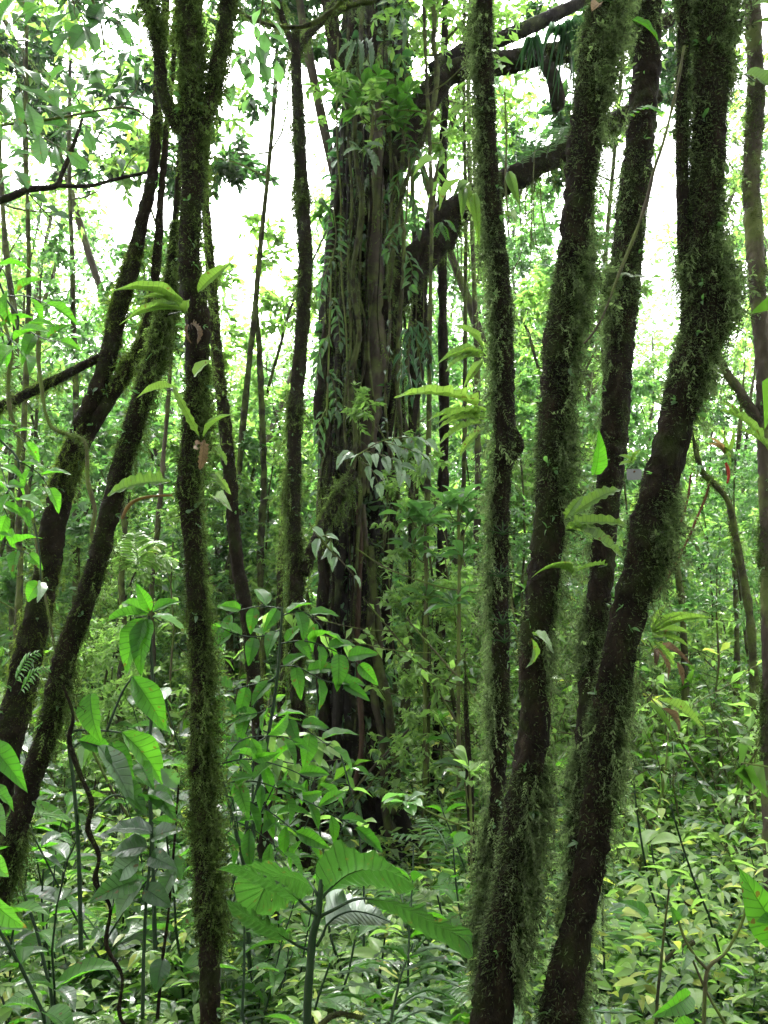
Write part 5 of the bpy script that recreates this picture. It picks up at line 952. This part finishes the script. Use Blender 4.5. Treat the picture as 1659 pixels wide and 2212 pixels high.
# near leaves at the top left: branches reaching in
branchplant('overhanging_branch', 'leafy branch with big dark oval leaves reaching in at the top left', 'branch', 3.3, [[(-120, 300, 8), (0, 272, 7), (120, 256, 6), (270, 232, 5), (330, 262, 4)]],
    [[(0, 272), (60, 240), (110, 180)], [(60, 264), (100, 300), (150, 330)], [(120, 256), (170, 200), (200, 150)], [(150, 250), (200, 280), (240, 300)], [(200, 240), (240, 190), (262, 150)], [(255, 234), (290, 200), (300, 170)], [(-60, 285), (-10, 330), (30, 370)]], LEAF_CV, 'obov', 92, .42, 101, .15, stemmat=BARKT, base=(-120, 300), spacing=.62)
branchplant('overhanging_branch', 'leafy branch with dark oval leaves hanging from above at the top left', 'branch', 3.1, [[(160, -160, 8), (175, -60, 7), (215, 40, 5), (228, 130, 4)]],
    [[(175, -60), (130, -10), (90, 20)], [(190, -20), (230, 10), (262, 60)], [(215, 40), (180, 60), (130, 70)], [(180, -40), (160, 20), (180, 60)], [(100, -80), (60, -30), (10, 10)]], LEAF_CV, 'obov', 100, .44, 102, .3, stemmat=BARKT, base=(160, -160), spacing=.6)
branchplant('overhanging_branch', 'thin branch with large dim leaves at the left edge near the top', 'branch', 2.8, [[(-100, 60, 6), (-20, 90, 5), (40, 140, 4), (100, 190, 3)]],
    [[(-60, 75), (-10, 150), (20, 210)], [(-20, 90), (20, 60), (50, 30)], [(30, 130), (40, 180), (60, 230)], [(-80, 70), (-40, 200), (-10, 260)]], LEAF_CV, 'obov', 96, .4, 103, .3, stemmat=BARKT, base=(-100, 60), spacing=.65)
branchplant('overhanging_branch', 'sprig of limp dull leaves hanging at the top between slender trunk and fig', 'branch', 3.8, [[(560, -160, 6), (570, -40, 5), (560, 60, 4)]],
    [[(562, -20), (575, 30), (572, 70)], [(560, 40), (530, 90), (535, 150)], [(565, 60), (590, 100), (600, 140)], [(555, 80), (520, 140), (505, 185)], [(560, 120), (560, 180), (540, 215)]], LEAF_A, 'obov', 74, .42, 104, .5, stemmat=BARKT, base=(560, -160), spacing=.8)
branchplant('edge_shrub', 'shrub with long smooth leaves leaning in at the left edge at mid height', 'shrub', 2.5, [[(-20, 560, 4), (10, 640, 5), (40, 700, 5), (-10, 800, 6), (-60, 1000, 8)]],
    [[(-20, 560), (10, 590), (20, 640)], [(10, 640), (60, 640), (110, 660)], [(40, 700), (90, 730), (140, 740)], [(-10, 700), (30, 740), (50, 770)], [(-30, 640), (0, 700), (10, 750)]], LEAF_V, 'lance', 98, .32, 105, .25, base=(-60, 1000), spacing=.75)
branchplant('edge_shrub', 'shrub with paired hanging leaves at the left edge below mid height', 'shrub', 2.6, [[(-40, 920, 4), (10, 960, 5), (40, 1010, 5), (-10, 1120, 6), (-60, 1300, 8)]],
    [[(-40, 920), (20, 930), (60, 960)], [(30, 990), (80, 1020), (110, 1060)], [(0, 1000), (20, 1060), (50, 1100)], [(-30, 1020), (10, 1100), (30, 1150)], [(-30, 1150), (20, 1180), (70, 1200)]], LEAF_V, 'ovate', 80, .42, 106, .5, base=(-60, 1300), spacing=.8)
leafplant('vine_leaf', 'pair of oval vine leaves dangling before the far left trunk', 'vine', 2.5, [((86, 1258), (56, 1300), 42, 'ovate', LEAF_V, (0, -1, .2)), ((88, 1258), (96, 1306), 24, 'ovate', LEAF_SV, (.6, -.7, .2)), ((70, 1120), (48, 1100), 20, 'ovate', LEAF_V)], [[(74, 1130, 3), (86, 1200, 3), (88, 1258, 3)]], seed=40)
branchplant('overhanging_branch', 'mossy dark crooked bough with sparse leaves at the left edge, high up', 'branch', 5.0, [[(-200, 475, 20), (0, 432, 18), (60, 410, 15), (120, 402, 13), (136, 370, 10), (160, 310, 9), (180, 250, 6)], [(120, 400, 10), (190, 402, 9), (260, 385, 8), (340, 368, 6)]],
    [[(160, 310), (200, 290), (250, 280)], [(140, 360), (110, 320), (70, 300)], [(180, 250), (160, 200), (120, 170)], [(0, 430), (-10, 380), (20, 340)], [(60, 415), (90, 450), (120, 480)], [(260, 385), (280, 350), (300, 330)]], LEAF_CV, 'obov', 52, .42, 107, .2, stemmat=BARKD, base=(-200, 470), spacing=.8)
# right foreground
leafplant('broadleaf_plant', 'big bright leaf curving in at the right edge, near the bottom', 'plant', 1.9, [((1700, 2040), (1602, 1878), 92, 'ovate', LEAF_V, (-.3, -.8, .4)), ((1700, 1990), (1625, 1985), 40, 'lance', LEAF_V)], [[(1700, 2040, 8), (1710, 2300, 12)]], base=(1710, 2300), seed=41)
leafplant('bare_forked_plant', 'forked bare-stemmed plant at the bottom right with few leaves', 'plant', 2.4, [((1490, 2150), (1380, 2165), 40, 'lance', LEAF_V), ((1462, 1990), (1440, 1950), 24, 'ovate', LEAF_DV), ((1612, 1950), (1640, 1925), 24, 'ovate', LEAF_DV), ((1616, 1950), (1590, 1925), 22, 'ovate', LEAF_DV), ((1464, 1985), (1492, 1962), 22, 'lance', LEAF_DV), ((1475, 2050), (1440, 2070), 22, 'lance', LEAF_DV), ((1500, 2210), (1420, 2240), 44, 'lance', LEAF_V)],
    [[(1616, 1950, 5), (1600, 2000, 6), (1566, 2060, 7), (1530, 2092, 8), (1522, 2160, 9), (1520, 2300, 10)], [(1464, 1985, 5), (1480, 2030, 6), (1505, 2070, 6), (1530, 2096, 7)], [(1490, 2060, 4), (1530, 2150, 6), (1570, 2220, 8), (1600, 2300, 9)]], stemmat=BARKT, base=(1520, 2300), seed=42)
leafplant('tall_herb', 'thin straight mossy stem at lower right with a drooping leaf', 'plant', 2.6, [((1400, 1978), (1345, 1955), 30, 'ovate', LEAF_V), ((1444, 1920), (1470, 1890), 20, 'lance', LEAF_DV)], [[(1446, 1915, 4), (1436, 2000, 5), (1428, 2080, 6), (1420, 2160, 7), (1415, 2280, 8)]], stemmat=BARKM, base=(1415, 2280), seed=43)
def log(label, pts, Y, mat, seed, wid=None):
    P, rad = pxpath(pts, Y, ext_down=False); off = P[0].copy(); root = empty('fallen_log', off); tag(root, label, 'log'); b = MB(); b.tube((P-off), rad, 12, .22, 8, seed); t = b.build('log', mat, root); moss_on(P-off, rad, int(450*np.linalg.norm(P[-1]-P[0])), seed, ((0, 0, 1), .5), (.01, .03), patch=0).build('moss', MOSSB, t)
log('brown fallen branch lying in the herbs at lower right', [(1480, 1950, 10), (1560, 1972, 14), (1610, 1990, 16), (1690, 2010, 18)], 4.6, BARKR, 44)
log('short mossy fallen stick in the herbs between thick trunk and forked plant', [(1430, 2080, 9), (1460, 2055, 11), (1500, 2035, 11)], 3.4, BARKM, 45)
log('mossy broken stick at the bottom, beneath the low palm', [(690, 2215, 12), (730, 2190, 10), (785, 2200, 8)], 2.1, BARKM, 46)
# scattered broad herbs, ferns and tall shoots in the near undergrowth
def herb_proto(seed, H, n, lsz, mat, tpl, asp, name='broad_herb'):
    r = rs(seed); root = empty(name); root['category'] = 'herb'; st = MB(); lf = MB()
    for s_ in range(r.integers(2, 4)):
        az = r.random()*6.28; P = grow(r, (0, 0, -.06), (math.cos(az)*.3, math.sin(az)*.3, 1), H*r.uniform(.6, 1.1), 8, .1); st.tube(P, np.linspace(.006, .003, 9), 5, cap=False)
        for j in range(n):
            t = .3+.7*(j+1)/n; i = min(int(t*8), 8); az = j*2.4+r.random(); d = nrm(np.array([math.cos(az), math.sin(az), r.uniform(-.35, .35)])); L = lsz*r.uniform(.6, 1.15); leaf2(lf, tpl, P[i]+d*.01, P[i]+d*L, L*asp*r.uniform(.85, 1.15), np.array([0, 0, 1])+r.normal(0, .25, 3), r.random())
    st.build('stem', STEMG, root); lf.build('foliage', mat, root); KIDS[root.name] = list(root.children); return root
T1 = leaf_tpl(8, 2, ovate, .12, .35, .03, 2); T2 = leaf_tpl(8, 2, lance, .12, .45, .03, 2); T3 = leaf_tpl(7, 2, obov, .1, .25)
HB = [herb_proto(500, .8, 9, .19, LEAF_V, T1, .45), herb_proto(501, 1.0, 10, .20, LEAF_DV, T2, .32), herb_proto(502, .6, 8, .16, LEAF_DV, T1, .5), herb_proto(503, 1.3, 12, .18, LEAF_V, T2, .34), herb_proto(504, .9, 11, .14, LEAF_DV, T3, .4), herb_proto(505, 1.1, 12, .12, LEAF_B, T1, .42)]
def fern_proto(seed, n, L, mat):
    r = rs(seed); root = empty('forest_fern'); root['category'] = 'fern'
    for i in range(n):
        az = i/n*6.28+r.normal(0, .2); d = np.array([math.cos(az), math.sin(az), r.uniform(.5, 1.1)]); b = MB(); frond(b, (0, 0, -.03), d*L*r.uniform(.7, 1.1), 22, L*.26, .022, (0, 0, 1), PIN, r, .22, .15); b.build('frond', mat, root)
    KIDS[root.name] = list(root.children); return root
FN = [fern_proto(510, 8, .55, LEAF_B), fern_proto(511, 10, .7, LEAF_A), fern_proto(512, 7, .45, LEAF_SV)]
def clear(x, y, j, sc): return not (-.12 < x/y < .06 and (y > 4.6) and y < 7.2)
scatter(HB, 130, 2.9, 9, .50, .30, 61, lambda x, y: 'broad-leaved herb plant in the near undergrowth, among many alike', 'broad-leaved herbs', .9, (.45, 1.35), clear)
scatter(FN, 64, 3.0, 9, .50, .42, 62, lambda x, y: 'green fern growing in the undergrowth herbs, among many alike', 'undergrowth ferns', 1, (.6, 1.2), clear)
scatter(FN, 16, 2.7, 4.6, .24, .3, 65, lambda x, y: 'lacy fern in the herbs around the foot of the huge-leaved plant, among several alike', 'lacy ferns near the huge-leaved plant', 1, (.8, 1.15))
def sticks():
    r = rs(71); pr = []
    for k in range(3):
        root = empty('fallen_stick'); root['category'] = 'stick'; P = grow(r, (-.5, 0, .03), (1, .1, 0), 1.0+.4*k, 10, .16); P[:, 2] = .03+.05*r.random(11); b = MB(); b.tube(P, np.linspace(.022, .008, 11), 8, .3, 12, k); o = b.build('stick', BARKT, root)
        moss_on(P, np.linspace(.022, .008, 11), 160, k, None, (.01, .03)).build('moss', MOSSB, o)
        q = grow(r, P[5], (.6, .6, .35), .4, 5, .2); b = MB(); b.tube(q, np.linspace(.009, .003, 6), 5); b.build('twig', BARKT, root); KIDS[root.name] = list(root.children); KIDS[o.name] = list(o.children); pr.append(root)
    scatter(pr, 26, 2.9, 9, .5, .5, 72, lambda x, y: 'thin fallen stick lying among the herbs, one of many alike', 'fallen sticks in the herbs', 1, (.7, 1.3))
sticks()
DK = [herb_proto(520, 1.5, 13, .23, LEAF_CV, T1, .42, 'broad_shrub'), herb_proto(521, 1.25, 12, .20, LEAF_DV, T2, .36, 'broad_shrub'), herb_proto(522, 1.7, 14, .19, LEAF_CV, T2, .38, 'broad_shrub'), herb_proto(523, 1.35, 14, .17, LEAF_V, T1, .44, 'broad_shrub')]
def leftside(x, y, j, sc): return x/y < -.10 and not (x/y > -.24 and y < 3.4)
scatter(DK, 46, 3.3, 7.5, .50, .34, 63, lambda x, y: 'shaded broad-leaved shrub in the dark thicket left of the fig, among many alike', 'broad-leaved shrubs left of the fig', 1, (.8, 1.15), leftside)
scatter(SAP, 20, 5.6, 8.6, .42, .45, 64, lambda x, y: 'young leafy sapling standing close behind the shaggy trunks, among several alike', 'saplings close behind the shaggy trunks', 1, (.45, .75), lambda x, y, j, sc: x/y > .02 or x/y < -.2)
finish_used()
print('plants done')

# ================================================================== the damp air of the cloud forest
def haze():
    b = MB(); x, y0, y1, z0, z1 = 410, -410, 510, -6, 32
    V = [(sx*x, yy, zz) for zz in (z0, z1) for yy in (y0, y1) for sx in (-1, 1)]
    F = [(0, 2, 1), (1, 2, 3), (4, 5, 6), (5, 7, 6), (0, 1, 4), (1, 5, 4), (2, 6, 3), (3, 6, 7), (0, 4, 2), (2, 4, 6), (1, 3, 5), (3, 7, 5)]
    b.add(V, F); m, t = newmat('damp_air'); v = t.nodes.new('ShaderNodeVolumePrincipled'); v.inputs['Color'].default_value = (.93, .96, 1, 1); v.inputs['Density'].default_value = HAZE; v.inputs['Anisotropy'].default_value = .35
    o = t.nodes.new('ShaderNodeOutputMaterial'); t.links.new(v.outputs[0], o.inputs['Volume'])
    tag(b.build('haze', m, smooth=False), 'thin pale mist in the air between the trees', 'mist', None, 'stuff')
HAZE = .0006
if HAZE: haze()
